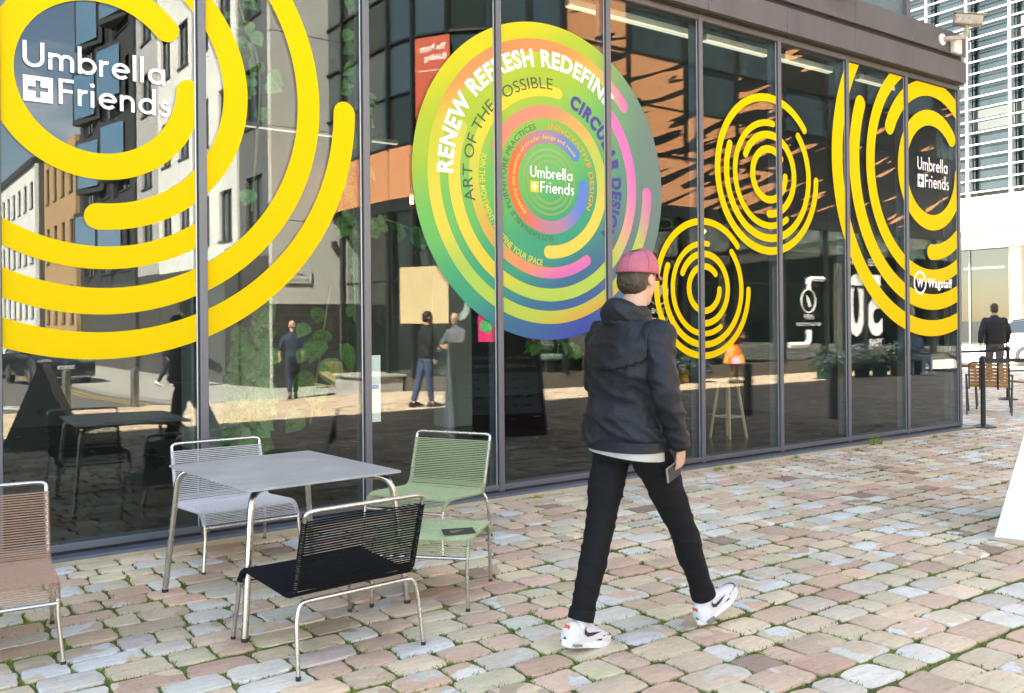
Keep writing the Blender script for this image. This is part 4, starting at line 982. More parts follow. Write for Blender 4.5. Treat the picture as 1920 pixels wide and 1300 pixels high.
def shoe(t, M, cloth, lr, hero):
    if 'sole' not in SHOE:
        def plan(k, z, toe_up=0.0):
            out = []
            for i in range(24):
                a = 2 * math.pi * i / 24; c, s = math.cos(a), math.sin(a)
                x = 0.062 + 0.148 * c; w = 0.049 - 0.010 * math.exp(-((x - 0.03) / 0.06) ** 2) - (0.004 if c < -0.3 else 0)
                sgn = 1 if s >= 0 else -1
                y = w * sgn * abs(s) ** 0.72; out.append((0.062 + (x - 0.062) * k, y * k, z + toe_up * max(0, (x - 0.1) / 0.11) ** 2))
            return out
        b = MB(); rows = [plan(0.95, -0.085, 0.012), plan(1.0, -0.078, 0.012), plan(1.0, -0.062, 0.010), plan(0.985, -0.052, 0.006)]
        for r_ in rows: b.v += r_
        for i in range(3): b.f += [(i * 24 + k, i * 24 + (k + 1) % 24, (i + 1) * 24 + (k + 1) % 24, (i + 1) * 24 + k) for k in range(24)]
        b.f += [tuple(range(24))[::-1], tuple(72 + k for k in range(24))]
        SHOE['sole'] = b.mesh('sole', 45)
        b = MB(); secs = [(-0.080, 0.028, 0.050), (-0.070, 0.036, 0.072), (-0.03, 0.041, 0.090), (0.02, 0.041, 0.098), (0.06, 0.041, 0.082), (0.10, 0.043, 0.060), (0.15, 0.045, 0.044), (0.185, 0.038, 0.034), (0.202, 0.022, 0.022)]
        vs_ = []; n = 18
        for (x, w, h) in secs:
            for k in range(n):
                a = math.pi * k / (n - 1); vs_.append((x, w * math.cos(a) * (1 if math.sin(a) < 0.6 else 0.98), -0.058 + h * math.sin(a) ** 0.8))
        fs = []
        for i in range(len(secs) - 1):
            for k in range(n - 1): fs.append((i * n + k, (i + 1) * n + k, (i + 1) * n + k + 1, i * n + k + 1))
        fs.append(tuple(range(n))); fs.append(tuple((len(secs) - 1) * n + k for k in range(n))[::-1])
        SHOE['upper'] = MB().add(vs_, fs).mesh('upper', 60)
        b = MB()                                                 # toe guard band and heel band
        for sg in (-1, 1):
            pass
        band = []
        for i in range(24):
            a = 2 * math.pi * i / 24; c, s = math.cos(a), math.sin(a)
            x = 0.062 + 0.146 * c; w = 0.0482 - 0.010 * math.exp(-((x - 0.03) / 0.06) ** 2) - (0.004 if c < -0.3 else 0); band.append((x, w * (1 if s >= 0 else -1) * abs(s) ** 0.72))
        b.v = [(x * 1.0, y * 1.0, -0.053 + 0.006 * max(0, (x - 0.1) / 0.11) ** 2) for x, y in band] + [(0.062 + (x - 0.062) * 0.965, y * 0.93, -0.053 + (0.024 if x > 0.12 else 0.012 if x > -0.02 else 0.018)) for x, y in band]
        b.f = [(k, (k + 1) % 24, 24 + (k + 1) % 24, 24 + k) for k in range(24)]
        SHOE['band'] = b.mesh('band', 60)
        b = MB()                                                 # curved tick on the outer side
        out = [(0.105, -0.012), (0.05, -0.030), (0.018, -0.034), (-0.004, -0.022), (-0.006, -0.004), (0.006, 0.012), (0.004, -0.004), (0.014, -0.014), (0.03, -0.016), (0.06, -0.014)]
        b.v = [(x, 0.0435 - 0.10 * max(0, z + 0.01), z) for x, z in out]; b.f = [tuple(range(len(out)))]
        SHOE['tick'] = b.mesh('tick')
        b = MB()
        for k in range(5):
            x = 0.035 + 0.018 * k; z = 0.036 - 0.0105 * k - 0.0011 * k * k; b.tube([(x, -0.020, z - 0.008), (x + 0.004, 0, z + 0.003), (x, 0.020, z - 0.008)], 0.003, 5)
        SHOE['laces'] = b.mesh('laces', 60)
        SHOE['tongue'] = MB().bbox((-0.012, -0.024, 0.012), (0.028, 0.024, 0.056), 0.006).mesh('tongue')
    def L(name, key, m, parent):
        me = SHOE[key].copy(); o = link(name, me, m, parent); return o
    sh = L('shoe', 'upper', cloth.get('shoe') or mat('dark_shoe', (0.03, 0.025, 0.022), 0.5), t); sh.matrix_local = M
    L('sole', 'sole', cloth.get('sole') or mat('shoe_sole', (0.05, 0.05, 0.05), 0.7), sh)
    if hero:
        L('trim_band', 'band', mat('navy_suede', (0.022, 0.032, 0.06), 0.8), sh); L('laces', 'laces', mat('white_lace', (0.7, 0.7, 0.7), 0.8), sh); L('tongue', 'tongue', mat('offwhite_knit', (0.6, 0.58, 0.56), 0.9), sh)
        for s in (-1, 1):
            o = L('tick_mark', 'tick', mat('navy_suede', (0.022, 0.032, 0.06), 0.8), sh); o.scale = (1, s, 1)
        obj('heel_mark', MB().cbox((-0.0755, 0, 0.0), (0.006, 0.03, 0.018)), mat('coral_print', (0.6, 0.12, 0.08), 0.6), sh)
        obj('air_window', MB().cbox((-0.035, 0, -0.071), (0.045, 0.0985, 0.008)), mat('grey_window', (0.2, 0.2, 0.21), 0.3), sh)
def pose(stand=True, **kw):
    P = dict(hip=(0, 0, 0.94), chest=(0.01, 0, 1.28), neck=(0.02, 0, 1.50), head=(0.04, 0, 1.645), sh_l=(0.01, 0.172, 1.40), sh_r=(0.01, -0.172, 1.40), el_l=(-0.02, 0.235, 1.16), el_r=(-0.02, -0.235, 1.16),
             wr_l=(0.06, 0.225, 0.91), wr_r=(0.06, -0.225, 0.91), hp_l=(0, 0.09, 0.92), hp_r=(0, -0.09, 0.92), kn_l=(0.015, 0.10, 0.50), kn_r=(0.015, -0.10, 0.50), an_l=(-0.01, 0.105, 0.085), an_r=(-0.01, -0.105, 0.085))
    P.update(kw)
    return P
# ------------------------------------------------------------------ the person walking past
m_jk = mat('black_navy_softshell', (0.0070, 0.0088, 0.0135), 0.6, var=0.22, scale=5, bump=0.5, bscale=34, spec=0.35)
m_tr = mat('black_cotton', (0.0045, 0.005, 0.0065), 0.85, var=0.2, scale=7, bump=0.3, bscale=400, spec=0.25)
m_cap = mat('dusty_pink_cap', (0.37, 0.10, 0.135), 0.8, var=0.12, scale=20, bump=0.3, bscale=400)
wl_p = pose(hip=(-0.02, 0, 0.93), chest=(-0.005, 0, 1.28), neck=(0.01, 0, 1.50), head=(0.06, 0, 1.648), head_pitch=R(8), head_yaw=R(9),
            sh_l=(0.02, 0.185, 1.40), sh_r=(-0.01, -0.185, 1.40), el_l=(0.03, 0.262, 1.17), wr_l=(0.24, 0.19, 1.04), el_r=(-0.055, -0.265, 1.16), wr_r=(0.075, -0.24, 0.915),
            hp_l=(-0.02, 0.09, 0.91), kn_l=(-0.12, 0.085, 0.50), an_l=(-0.25, 0.08, 0.108), ft_l=(0.98, 0.05, -0.20),
            hp_r=(0.02, -0.09, 0.91), kn_r=(0.25, -0.085, 0.515), an_r=(0.425, -0.075, 0.128), ft_r=(0.92, -0.03, 0.39), curl_r=0.75, curl_l=0.6, hd_r=(0.22, 0.28, -0.9), palm_r=(-0.3, 1, 0.1))
hero = person('person in dark jacket, black trousers and pink cap striding past the shop front', (2.915, -3.30, 0), R(2), wl_p,
              dict(top=m_jk, bottom=m_tr, hood=True, hem=0.02, fold=0.0135, bulk=1.14, arm=1.02, leg=0.95, cuff=0.035, hair_m=mat('brown_hair_hero', (0.045, 0.027, 0.016), 0.55, var=0.5, scale=60, bump=0.8, bscale=160, stretch=(1, 1, 0.15)), hair='short', shoe=mat('offwhite_mesh', (0.62, 0.60, 0.59), 0.8, bump=0.3, bscale=300), sole=mat('white_sole', (0.75, 0.75, 0.76), 0.6)), voxel=0.0105, hero=True)
jk = [c for c in hero.children if c.name.startswith('jacket')][0]; hd_ob = [c for c in hero.children if c.name.startswith('head')][0]
# storm yoke: a second layer of cloth over the shoulder blades, its lower edge loose
bmy = bmesh.new(); bmy.from_mesh(jk.data)
def in_yoke(c): return c.x < 0.055 and c.z > 1.245 + 0.05 * (c.y / 0.2) ** 2 and c.z < 1.475 and abs(c.y) < 0.21
bmesh.ops.delete(bmy, geom=[f for f in bmy.faces if not all(in_yoke(v.co) for v in f.verts)], context='FACES'); bmy.normal_update()
for v in bmy.verts:
    k = max(0.0, min(1.0, (1.40 - v.co.z) / 0.15)); v.co += v.normal * (0.003 + 0.010 * k)
geo = bmesh.ops.solidify(bmy, geom=bmy.faces[:], thickness=0.004)
ym = bpy.data.meshes.new('back_yoke'); bmy.to_mesh(ym); bmy.free(); ym.polygons.foreach_set('use_smooth', [True] * len(ym.polygons)); link('back_yoke', ym, m_jk, jk)
# hem band and a strip of pale shirt below the jacket
def ring_band(zc, k0, k1, h, m, name, par, tilt=0.0):
    b = MB(); n = 40; rows = [(k0, -h / 2), (k1, -h / 2 + 0.004), (k1, h / 2 - 0.004), (k0, h / 2)]
    for (k, dz) in rows:
        for i in range(n):
            a = 2 * math.pi * i / n; ca, sa = math.cos(a), math.sin(a); rr = (abs(ca) ** 2.4 + abs(sa) ** 2.4) ** (-1 / 2.4)
            b.v.append((-0.02 + 0.128 * k * ca * rr, 0.178 * k * sa * rr, zc + dz + tilt * (ca * 0.5 - sa * 0.6) * 0.13))
    for i in range(3): b.f += [(i * n + k, i * n + (k + 1) % n, (i + 1) * n + (k + 1) % n, (i + 1) * n + k) for k in range(n)]
    return obj(name, b, m, par, 50)
ring_band(0.915, 1.10, 1.16, 0.05, m_jk, 'hem_band', jk)
ring_band(0.884, 1.0, 1.07, 0.05, mat('pale_shirt', (0.42, 0.42, 0.39), 0.85, bump=0.2, bscale=200), 'shirt_hem', hero, -0.16)
for s in ('l', 'r'):
    E_, W = Vector(wl_p['el_' + s]), Vector(wl_p['wr_' + s]); d = (W - E_).normalized(); b = MB(); b.tube([W - d * 0.045, W - d * 0.04, W - d * 0.002, W + d * 0.004], [0.040, 0.046, 0.044, 0.036], 18); obj('cuff', b, m_jk, jk, 50)
    a_, k_ = Vector(wl_p['an_' + s]), Vector(wl_p['kn_' + s]); d = (k_ - a_).normalized(); b = MB(); b.tube([a_ + d * 0.028, a_ + d * 0.03, a_ + d * 0.075, a_ + d * 0.08], [0.050, 0.060, 0.0595, 0.054], 20); obj('trouser_cuff', b, m_tr, hero, 50)
# cap with panels and brim
cp = MB(); n, mrows = 28, 9
for j in range(mrows + 1):
    ph = R(90) * j / mrows
    for k in range(n):
        a = 2 * math.pi * k / n; sq = 1 + 0.02 * math.cos(a); r_ = math.cos(ph) ** 0.8
        cp.v.append((-0.008 + 0.109 * r_ * math.cos(a) * sq, 0.090 * r_ * math.sin(a), 0.040 + 0.112 * math.sin(ph) ** 0.9 + 0.010 * math.cos(a)))
for j in range(mrows):
    cp.f += [(j * n + k, j * n + (k + 1) % n, (j + 1) * n + (k + 1) % n, (j + 1) * n + k) for k in range(n)]
co_ = obj('cap', cp, m_cap, hd_ob, 70)
for k in range(6):
    a = 2 * math.pi * k / 6 + 0.2; pts_ = []
    for j in range(9): ph = R(90) * j / 8.6; r_ = math.cos(ph) ** 0.8; pts_.append((-0.008 + 0.1095 * r_ * math.cos(a) * (1 + 0.02 * math.cos(a)), 0.0905 * r_ * math.sin(a), 0.0405 + 0.1125 * math.sin(ph) ** 0.9 + 0.010 * math.cos(a)))
    obj('panel_seam', MB().tube(pts_, 0.0012, 5), mat('cap_seam', (0.30, 0.05, 0.09), 0.85), co_, 60)
br = MB(); nb = 16
for (z_, w_) in ((0.0, 1.0), (-0.004, 1.0)):
    for i in range(nb + 1):
        a = R(-68 + 136 * i / nb); br.v.append((-0.008 + 0.106 * math.cos(a), 0.088 * math.sin(a), 0.050 + z_))
    for i in range(nb + 1):
        a = R(-68 + 136 * i / nb); ex = 0.078 * math.cos(a * 1.15); br.v.append((-0.008 + (0.106 + max(0, ex)) * math.cos(a * 0.93), 0.090 * math.sin(a), 0.046 + z_ - 0.020 * math.sin(a) ** 2 - 0.006))
q = nb + 1
for i in range(nb):
    br.f += [(i, i + 1, q + i + 1, q + i), (2 * q + i + 1, 2 * q + i, 3 * q + i, 3 * q + i + 1), (q + i, q + i + 1, 3 * q + i + 1, 3 * q + i)]
obj('cap_brim', br, mat('cap_brim_rose', (0.34, 0.075, 0.11), 0.8, var=0.1, scale=20), co_, 50)
obj('cap_button', MB().sphere((-0.008, 0, 0.152), (0.008, 0.008, 0.005), 8, 6), m_cap, co_, 60)
obj('cap_band', MB().tube([(-0.008 + 0.110 * math.cos(2 * math.pi * k / 28), 0.091 * math.sin(2 * math.pi * k / 28), 0.042 + 0.010 * math.cos(2 * math.pi * k / 28)) for k in range(28)], 0.004, 6, closed=True), mat('cap_brim_rose', (0.42, 0.06, 0.12), 0.8), co_, 60)
ph_ = thing('phone', 'grey mobile phone held in the walking person\'s right hand', 'phone', (2.985, -3.505, 0.805), R(18))
obj('body', MB().bbox((-0.070, -0.0045, -0.034), (0.062, 0.0045, 0.034), 0.003).xf(Matrix.Rotation(R(-12), 4, 'Y')), mat('phone_case', (0.2, 0.18, 0.17), 0.4), ph_)
obj('screen', MB().box((-0.064, -0.0055, -0.030), (0.056, -0.0047, 0.030)).xf(Matrix.Rotation(R(-12), 4, 'Y')), mat('phone_glass', (0.02, 0.02, 0.022), 0.1), ph_)
# ------------------------------------------------------------------ upper building over the shop, and what stands beyond its corner
m_tglass = mat('tower_glass', (0.10, 0.13, 0.14), 0.06, var=0.1, spec=1.0, coat=0.6)
m_tframe = mat('tower_frame', (0.12, 0.125, 0.13), 0.5, metal=0.3)
TW = thing('office_block', 'dark glazed office block rising above the shop fascia', 'building', (-4, 0.6, 5.2))
def tp_(name, mb, m, par=None): return obj(name, mb.xf(Matrix.Translation((4, -0.6, -5.2))), m, par or TW)
tp_('wall', MB().box((-26, 0.72, 5.2), (11.95, 18, 19.4)), mat('office_core', (0.13, 0.13, 0.13), 0.7))
for k in range(12):
    x0 = 12.0 - 1.9 * (k + 1); 
    for j in range(4):
        z0 = 5.24 + 3.5 * j; w = tp_('window', MB().box((x0 + 0.05, 0.66, z0 + 0.08), (x0 + 1.85, 0.70, z0 + 3.2)), m_tglass)
        if k < 3 and j == 0:
            for q in range(4): tp_('bar', MB().box((x0 + 0.05, 0.60, z0 + 0.35 + 0.7 * q), (x0 + 1.85, 0.655, z0 + 0.39 + 0.7 * q)), mat('white_metal', (0.75, 0.76, 0.76), 0.4), w)
    tp_('post', MB().box((x0 - 0.045, 0.61, 5.2), (x0 + 0.045, 0.74, 19.3)), m_tframe)
tp_('corner_post', MB().box((11.9, 0.61, 5.2), (12.0, 0.74, 19.3)), m_tframe)
tp_('parapet', MB().box((-26, 0.58, 19.4), (12.02, 18.05, 19.9)), m_tframe)

# fittings on the fascia
m_whtp = mat('white_plastic', (0.66, 0.64, 0.60), 0.5, var=0.1, scale=20); m_dirty = mat('weathered_cream_paint', (0.33, 0.29, 0.23), 0.7, var=0.35, scale=25)
cc_ = thing('security_camera', 'weathered cream security camera on a white arm at the fascia corner', 'security camera', (11.5, -0.10, 5.06))
obj('mount', MB().lathe([(0.075, 0), (0.075, 0.02), (0.055, 0.035)], (0, 0, 0), 16).xf(Matrix.Rotation(R(90), 4, 'X')), m_whtp, cc_, 40)
obj('arm', MB().tube(bent([(0, -0.02, 0), (0.06, -0.11, 0.0), (0.30, -0.16, 0.06), (0.33, -0.16, 0.19)], 0.06), [0.035] * 2 + [0.032] * 20 if False else 0.033, 12), m_dirty, cc_, 40)
obj('junction_box', MB().bbox((0.20, -0.07, -0.14), (0.38, -0.002, 0.05), 0.01), m_whtp, cc_)
hs = obj('housing', MB().bbox((-0.17, -0.075, -0.065), (0.17, 0.075, 0.065), 0.012).xf(Matrix.Translation((0.33, -0.17, 0.265)) @ Matrix.Rotation(R(-50), 4, 'Z') @ Matrix.Rotation(R(8), 4, 'Y')), m_dirty, cc_)
obj('lens_grille', MB().bbox((0.171, -0.06, -0.05), (0.178, 0.06, 0.05), 0.002).xf(Matrix.Translation((0.33, -0.17, 0.265)) @ Matrix.Rotation(R(-50), 4, 'Z') @ Matrix.Rotation(R(8), 4, 'Y')), m_rubber, hs)
obj('sun_shield', MB().bbox((-0.18, -0.085, 0.068), (0.20, 0.085, 0.078), 0.003).xf(Matrix.Translation((0.33, -0.17, 0.265)) @ Matrix.Rotation(R(-50), 4, 'Z') @ Matrix.Rotation(R(8), 4, 'Y')), m_dirty, hs)
fl = thing('spotlight', 'black cylindrical spotlight fixed above the fascia, cut by the top edge', 'spotlight', (9.25, -0.10, 5.16))
obj('body', MB().lathe([(0.0, -0.16), (0.045, -0.16), (0.05, -0.13), (0.05, 0.12), (0.035, 0.14), (0.0, 0.14)], (0, 0, 0), 16).xf(Matrix.Translation((0.1, -0.17, 0.03)) @ Matrix.Rotation(R(80), 4, 'Y')), m_gasket, fl, 40)
obj('bracket', MB().tube([(0.1, 0.0, 0.0), (0.1, -0.15, 0.03)], 0.015, 8), m_gasket, fl, 40)

# barrier posts with belts
m_post = mat('black_post', (0.012, 0.013, 0.015), 0.4); m_belt = mat('black_webbing', (0.02, 0.02, 0.022), 0.8, bump=0.3, bscale=300)
def barrier(label, x, y):
    t = thing('barrier_post', label, 'barrier post', (x, y, 0), 0, 'black belt barrier posts')
    obj('base', MB().lathe([(0.165, 0), (0.168, 0.006), (0.160, 0.020), (0.06, 0.042), (0.04, 0.05)], (0, 0, 0), 28), m_post, t, 40)
    obj('post', MB().lathe([(0.032, 0.04), (0.032, 0.90), (0.034, 0.905), (0.034, 0.955), (0.028, 0.965), (0.0, 0.966)], (0, 0, 0), 18), m_post, t, 40)
    obj('belt_cassette', MB().bbox((-0.038, -0.038, 0.87), (0.038, 0.038, 0.945), 0.006), m_post, t)
    return t
barrier('black belt barrier post standing at the corner of the shop front', 12.42, -0.13)
barrier('black belt barrier post at the far right, behind the slatted chair', 17.0, 1.72)
barrier('black belt barrier post half hidden behind the corner of the shop front', 15.9, 2.95)
def belt(label, a, b, sag):
    a, b = Vector(a), Vector(b); B = MB(); n = 10; d = (b - a).normalized(); sd = Vector((-d.y, d.x, 0)) * 0.0012
    for i in range(n + 1):
        t = i / n; p = a.lerp(b, t) - Vector((0, 0, sag * 4 * t * (1 - t))); B.v += [p + sd + Vector((0, 0, 0.025)), p + sd - Vector((0, 0, 0.025)), p - sd - Vector((0, 0, 0.025)), p - sd + Vector((0, 0, 0.025))]
    for i in range(n):
        for k in range(4): B.f.append((i * 4 + k, i * 4 + (k + 1) % 4, i * 4 + 4 + (k + 1) % 4, i * 4 + 4 + k))
    B.v = [tuple(v) for v in B.v]; tag(obj('barrier_belt', B, m_belt), label, 'belt', 'barrier belts')
belt('black barrier belt running off to the right from the corner post', (12.42, -0.13, 0.91), (14.6, -1.5, 0.91), 0.02)
belt('black barrier belt stretched between the two far posts', (15.9, 2.95, 0.91), (17.0, 1.72, 0.91), 0.05)

# slatted wooden chairs with dark green tube frames
m_gtube = mat('dark_green_tube', (0.012, 0.035, 0.022), 0.35, spec=0.6); m_slat = mat('oiled_wood_slat', (0.42, 0.20, 0.065), 0.55, var=0.25, scale=9, bump=0.2, bscale=60, stretch=(1, 6, 6))
def slat_chair(label, loc, rz):
    t = thing('slatted_chair', label, 'chair', loc, rz, 'slatted wooden garden chairs'); r = 0.0125; hw = 0.27
    back = bent([(-hw, -0.20, 0.40), (-hw, -0.31, 0.80), (hw, -0.31, 0.80), (hw, -0.20, 0.40)], 0.06)
    obj('back_frame', MB().tube(back, r, 10), m_gtube, t, 40)
    for s in (-1, 1):
        obj('arm', MB().tube(bent([(s * (hw + 0.02), 0.22, 0.0), (s * (hw + 0.05), 0.23, 0.60), (s * (hw + 0.05), -0.25, 0.60), (s * hw, -0.262, 0.61)], 0.07), r, 10), m_gtube, t, 40)
        obj('leg', MB().tube(bent([(s * (hw + 0.045), -0.12, 0.595), (s * (hw + 0.04), -0.20, 0.40), (s * (hw + 0.03), -0.30, 0.0)], 0.06), r, 10), m_gtube, t, 40)
        obj('seat_rail', MB().tube([(s * hw, -0.20, 0.40), (s * hw, 0.25, 0.43)], r, 10), m_gtube, t, 40)
        obj('back_strap', MB().tube([(s * 0.12, -0.213, 0.385), (s * 0.12, -0.325, 0.80)], 0.014, 8), m_gtube, t, 40)
        obj('stretcher', MB().tube([(s * hw, -0.2, 0.40), (s * (hw + 0.03), -0.2, 0.40)], 0.010, 8), m_gtube, t, 40)
    for k in range(7):
        f = k / 6; y_, z_ = -0.205 - 0.10 * f, 0.445 + 0.315 * f
        obj('slat', MB().bbox((-hw + 0.014, -0.008, -0.021), (hw - 0.014, 0.008, 0.021), 0.003).xf(Matrix.Translation((0, y_, z_)) @ Matrix.Rotation(R(15), 4, 'X')), m_slat, t)
    for k in range(7):
        f = k / 6; obj('slat', MB().bbox((-hw + 0.014, -0.026, -0.008), (hw - 0.014, 0.026, 0.008), 0.003).xf(Matrix.Translation((0, -0.15 + 0.40 * f, 0.424 + 0.024 * f))), m_slat, t)
    return t
slat_chair('wooden slatted chair with dark green frame, back turned, beside the corner barrier post', (14.3, 0.72, 0), R(-64))
slat_chair('wooden slatted chair with dark green frame cut off by the right picture edge', (15.55, 0.62, 0), R(60))
def slat_table(loc, rz):
    t = thing('slatted_table', 'wooden slatted table half hidden behind the shop corner', 'table', loc, rz)
    for k in range(8): obj('slat', MB().bbox((-0.35, -0.36 + 0.09 * k, 0.70), (0.35, -0.28 + 0.09 * k, 0.722), 0.003), m_slat, t)
    for sx in (-1, 1):
        for sy in (-1, 1): obj('leg', MB().tube([(sx * 0.31, sy * 0.30, 0.70), (sx * 0.34, sy * 0.33, 0)], 0.014, 8), m_gtube, t, 40)
    obj('apron', MB().tube([(-0.31, -0.30, 0.688), (0.31, -0.30, 0.688), (0.31, 0.30, 0.688), (-0.31, 0.30, 0.688)], 0.012, 8, closed=True), m_gtube, t, 40)
slat_table((14.95, 1.62, 0), R(-64))

# far office building with white louvres
OB = thing('louvred_office_building', 'office building with rows of white louvre bars over dark glass', 'building', (39.5, 13.8, 0), math.atan2(-0.082, 1.0))
m_lou = mat('white_louvre', (0.27, 0.28, 0.285), 0.45, var=0.03); m_dg = mat('office_dark_glass', (0.009, 0.015, 0.0155), 0.07, var=0.5, scale=0.5, spec=0.5)
m_og = mat('office_pale_blind', (0.018, 0.028, 0.027), 0.5, var=0.1)
# local: x outwards is -X, length along Y
obj('core', MB().box((0.55, -30, 0), (16, 34, 26)), mat('office_inner', (0.035, 0.04, 0.04), 0.8, var=0.4, scale=0.6), OB)
random.seed(5)
for k in range(-7, 9):
    y0 = 0.27 + 1.9 * k
    obj('louvre_post', MB().box((-0.06, y0 - 0.055, 6.62), (0.14, y0 + 0.055, 25.0)), m_lou, OB)
    for j in range(5):
        z0 = 6.9 + 3.57 * j
        obj('window', MB().box((0.40, y0 + 0.03, z0), (0.46, y0 + 1.87, z0 + 2.5)), m_dg, OB)
        obj('spandrel', MB().box((0.38, y0 + 0.03, z0 + 2.52), (0.46, y0 + 1.87, z0 + 3.55)), m_og if (k + j) % 3 else m_dg, OB)
lv = MB()
for j in range(35):
    z = 6.85 + 0.51 * j
    obj('louvre', MB().box((-0.02, -14, z), (0.07, 18, z + 0.058)), m_lou, OB)
obj('canopy_band', MB().bbox((-0.5, -30, 5.15), (0.5, 34, 6.6), 0.02), mat('white_render_band', (0.50, 0.50, 0.49), 0.6, var=0.03), OB)
obj('canopy_soffit', MB().bbox((-0.3, -30, 4.45), (0.5, 34, 5.14), 0.02), mat('cream_band', (0.34, 0.31, 0.27), 0.7, var=0.05), OB)
for k in range(-8, 9): obj('column', MB().bbox((0.0, 2.05 + 3.8 * k - 0.25, 0), (0.5, 2.05 + 3.8 * k + 0.25, 4.44), 0.02), mat('board_marked_concrete', (0.40, 0.35, 0.28), 0.85, var=0.2, scale=2, stretch=(1, 8, 1)), OB)
m_lobby = glass('lobby_glass', 0.07, (0.40, 0.47, 0.46))
for k in range(-16, 18):
    y0 = 2.3 + 1.9 * k
    obj('lobby_pane', MB().box((0.30, y0 + 0.04, 0.35), (0.34, y0 + 1.86, 4.43)), m_lobby, OB)
    obj('lobby_frame', MB().box((0.26, y0 - 0.04, 0.30), (0.36, y0 + 0.035, 4.43)), m_frame, OB)
obj('lobby_plinth', MB().box((0.15, -30, 0), (0.50, 34, 0.30)), mat('pale_plinth', (0.6, 0.58, 0.52), 0.8), OB)
for k in range(4): obj('ceiling_light', MB().box((0.47, -6 + 5 * k, 3.6), (0.54, -4.2 + 5 * k, 3.68)), emis('office_tube', (1, 0.95, 0.85), 0.5), OB)

# white car beyond
def car(label, loc, rz, paint, plate=None, scale=1.0, estate=False):
    t = thing('parked_car', label, 'car', loc, rz); L, Wd, Ht = 4.1 * scale, 1.75 * scale, 1.50 * scale
    body = MB(); top = [(-2.02, 0.50), (-2.03, 0.80), (-1.95, 0.98), (-1.55, 1.02), (0.95, 1.00), (1.75, 0.86), (1.98, 0.74), (2.05, 0.55), (2.03, 0.30)]
    lo = [(2.0, 0.24), (-1.98, 0.24)]
    prof = top + lo
    def shell(prof, hw0, name, m, inset=0.06):
        b = MB(); n = len(prof); cols_ = [(-1.0, 0.90), (-0.86, 1.0), (0.86, 1.0), (1.0, 0.90)]
        for (s, k) in cols_:
            for (x, z) in prof: zz = 0.62 + (z - 0.62) * (k if abs(s) == 1.0 else 1.0); b.v.append((x * (0.985 if abs(s) == 1 else 1.0), s * hw0, zz))
        for c in range(3):
            for i in range(n): b.f.append((c * n + i, c * n + (i + 1) % n, (c + 1) * n + (i + 1) % n, (c + 1) * n + i))
        b.f.append(tuple(range(n))); b.f.append(tuple(3 * n + i for i in range(n))[::-1])
        return obj(name, b, m, t, 35)
    shell(prof, Wd / 2, 'body', paint)
    cab = MB(); pr = [(-1.88, 1.00), (-1.62, 1.40), (-0.9, 1.50), (0.15, 1.47), (0.98, 1.02)]
    for (s, k) in ((-0.80, 1), (-0.66, 2), (0.66, 2), (0.80, 1)):
        for (x, z) in pr: cab.v.append((x, s * (1.0 if z < 1.1 else 0.82), z if k == 2 or z < 1.1 else z - 0.06))
    for c in range(3): cab.f += [(c * 5 + i, c * 5 + (i + 1) % 5, (c + 1) * 5 + (i + 1) % 5, (c + 1) * 5 + i) for i in range(5)]
    cab.f += [tuple(range(5)), tuple(15 + i for i in range(5))[::-1]]
    obj('cabin_glass', cab, mat('car_glass', (0.012, 0.014, 0.016), 0.05, spec=1.0), t, 30)
    obj('roof', MB().bbox((-1.60, -0.56, 1.46), (0.10, 0.56, 1.515), 0.02), paint, t)
    for s in (-1, 1):
        for (x0, z0, x1, z1) in ((-1.66, 1.38, -1.90, 1.0), (0.12, 1.47, 1.00, 1.0), (-0.75, 1.47, -0.75, 1.0)):
            obj('pillar', MB().tube([(x0, s * 0.60, z0), (x1, s * 0.79, z1)], 0.035, 6), paint, t)
        for x in (-1.25, 1.28):
            w = obj('wheel', MB().lathe([(0.0, -0.10), (0.20, -0.10), (0.31, -0.085), (0.315, 0.0), (0.31, 0.085), (0.20, 0.10), (0.0, 0.10)], (0, 0, 0), 24).xf(Matrix.Translation((x, s * 0.80, 0.315)) @ Matrix.Rotation(R(90), 4, 'X')), mat('tyre', (0.015, 0.015, 0.016), 0.8), t, 40)
            obj('rim', MB().lathe([(0.0, -0.108), (0.19, -0.108), (0.20, 0.0), (0.19, 0.108), (0.0, 0.108)], (0, 0, 0), 16).xf(Matrix.Translation((x, s * 0.80, 0.315)) @ Matrix.Rotation(R(90), 4, 'X')), mat('alloy_rim', (0.35, 0.35, 0.36), 0.35, metal=0.9), w, 40)
        hl = obj('headlight', MB().prism([(-0.20, -0.035), (0.16, -0.055), (0.20, 0.02), (0.0, 0.06), (-0.20, 0.02)], 0.05, Matrix.Translation((1.90, s * 0.60, 0.80)) @ Matrix.Rotation(R(90), 4, 'Z') @ Matrix.Rotation(R(90), 4, 'X') @ Matrix.Scale(-s, 4, (1, 0, 0))), mat('headlight_glass', (0.45, 0.46, 0.47), 0.08, spec=1.0, metal=0.4), t)
        obj('tail_light', MB().bbox((-2.05, s * 0.72 - 0.10, 0.78), (-1.98, s * 0.72 + 0.10, 0.96), 0.01), mat('tail_light_red', (0.45, 0.02, 0.015), 0.2), t)
        obj('mirror', MB().bbox((0.70, s * 0.93 - 0.09, 1.00), (0.82, s * 0.93 + 0.09, 1.13), 0.03), paint, t)
        obj('fog_vent', MB().bbox((1.99, s * 0.66 - 0.13, 0.36), (2.035, s * 0.66 + 0.13, 0.52), 0.01), m_rubber, t)
    g = obj('grille', MB().bbox((2.0, -0.55, 0.34), (2.045, 0.55, 0.50), 0.01), m_rubber, t)
    for k in range(4): obj('grille_bar', MB().box((2.046, -0.50, 0.36 + 0.035 * k), (2.05, 0.50, 0.368 + 0.035 * k)), mat('dark_grille', (0.04, 0.04, 0.042), 0.4), g)
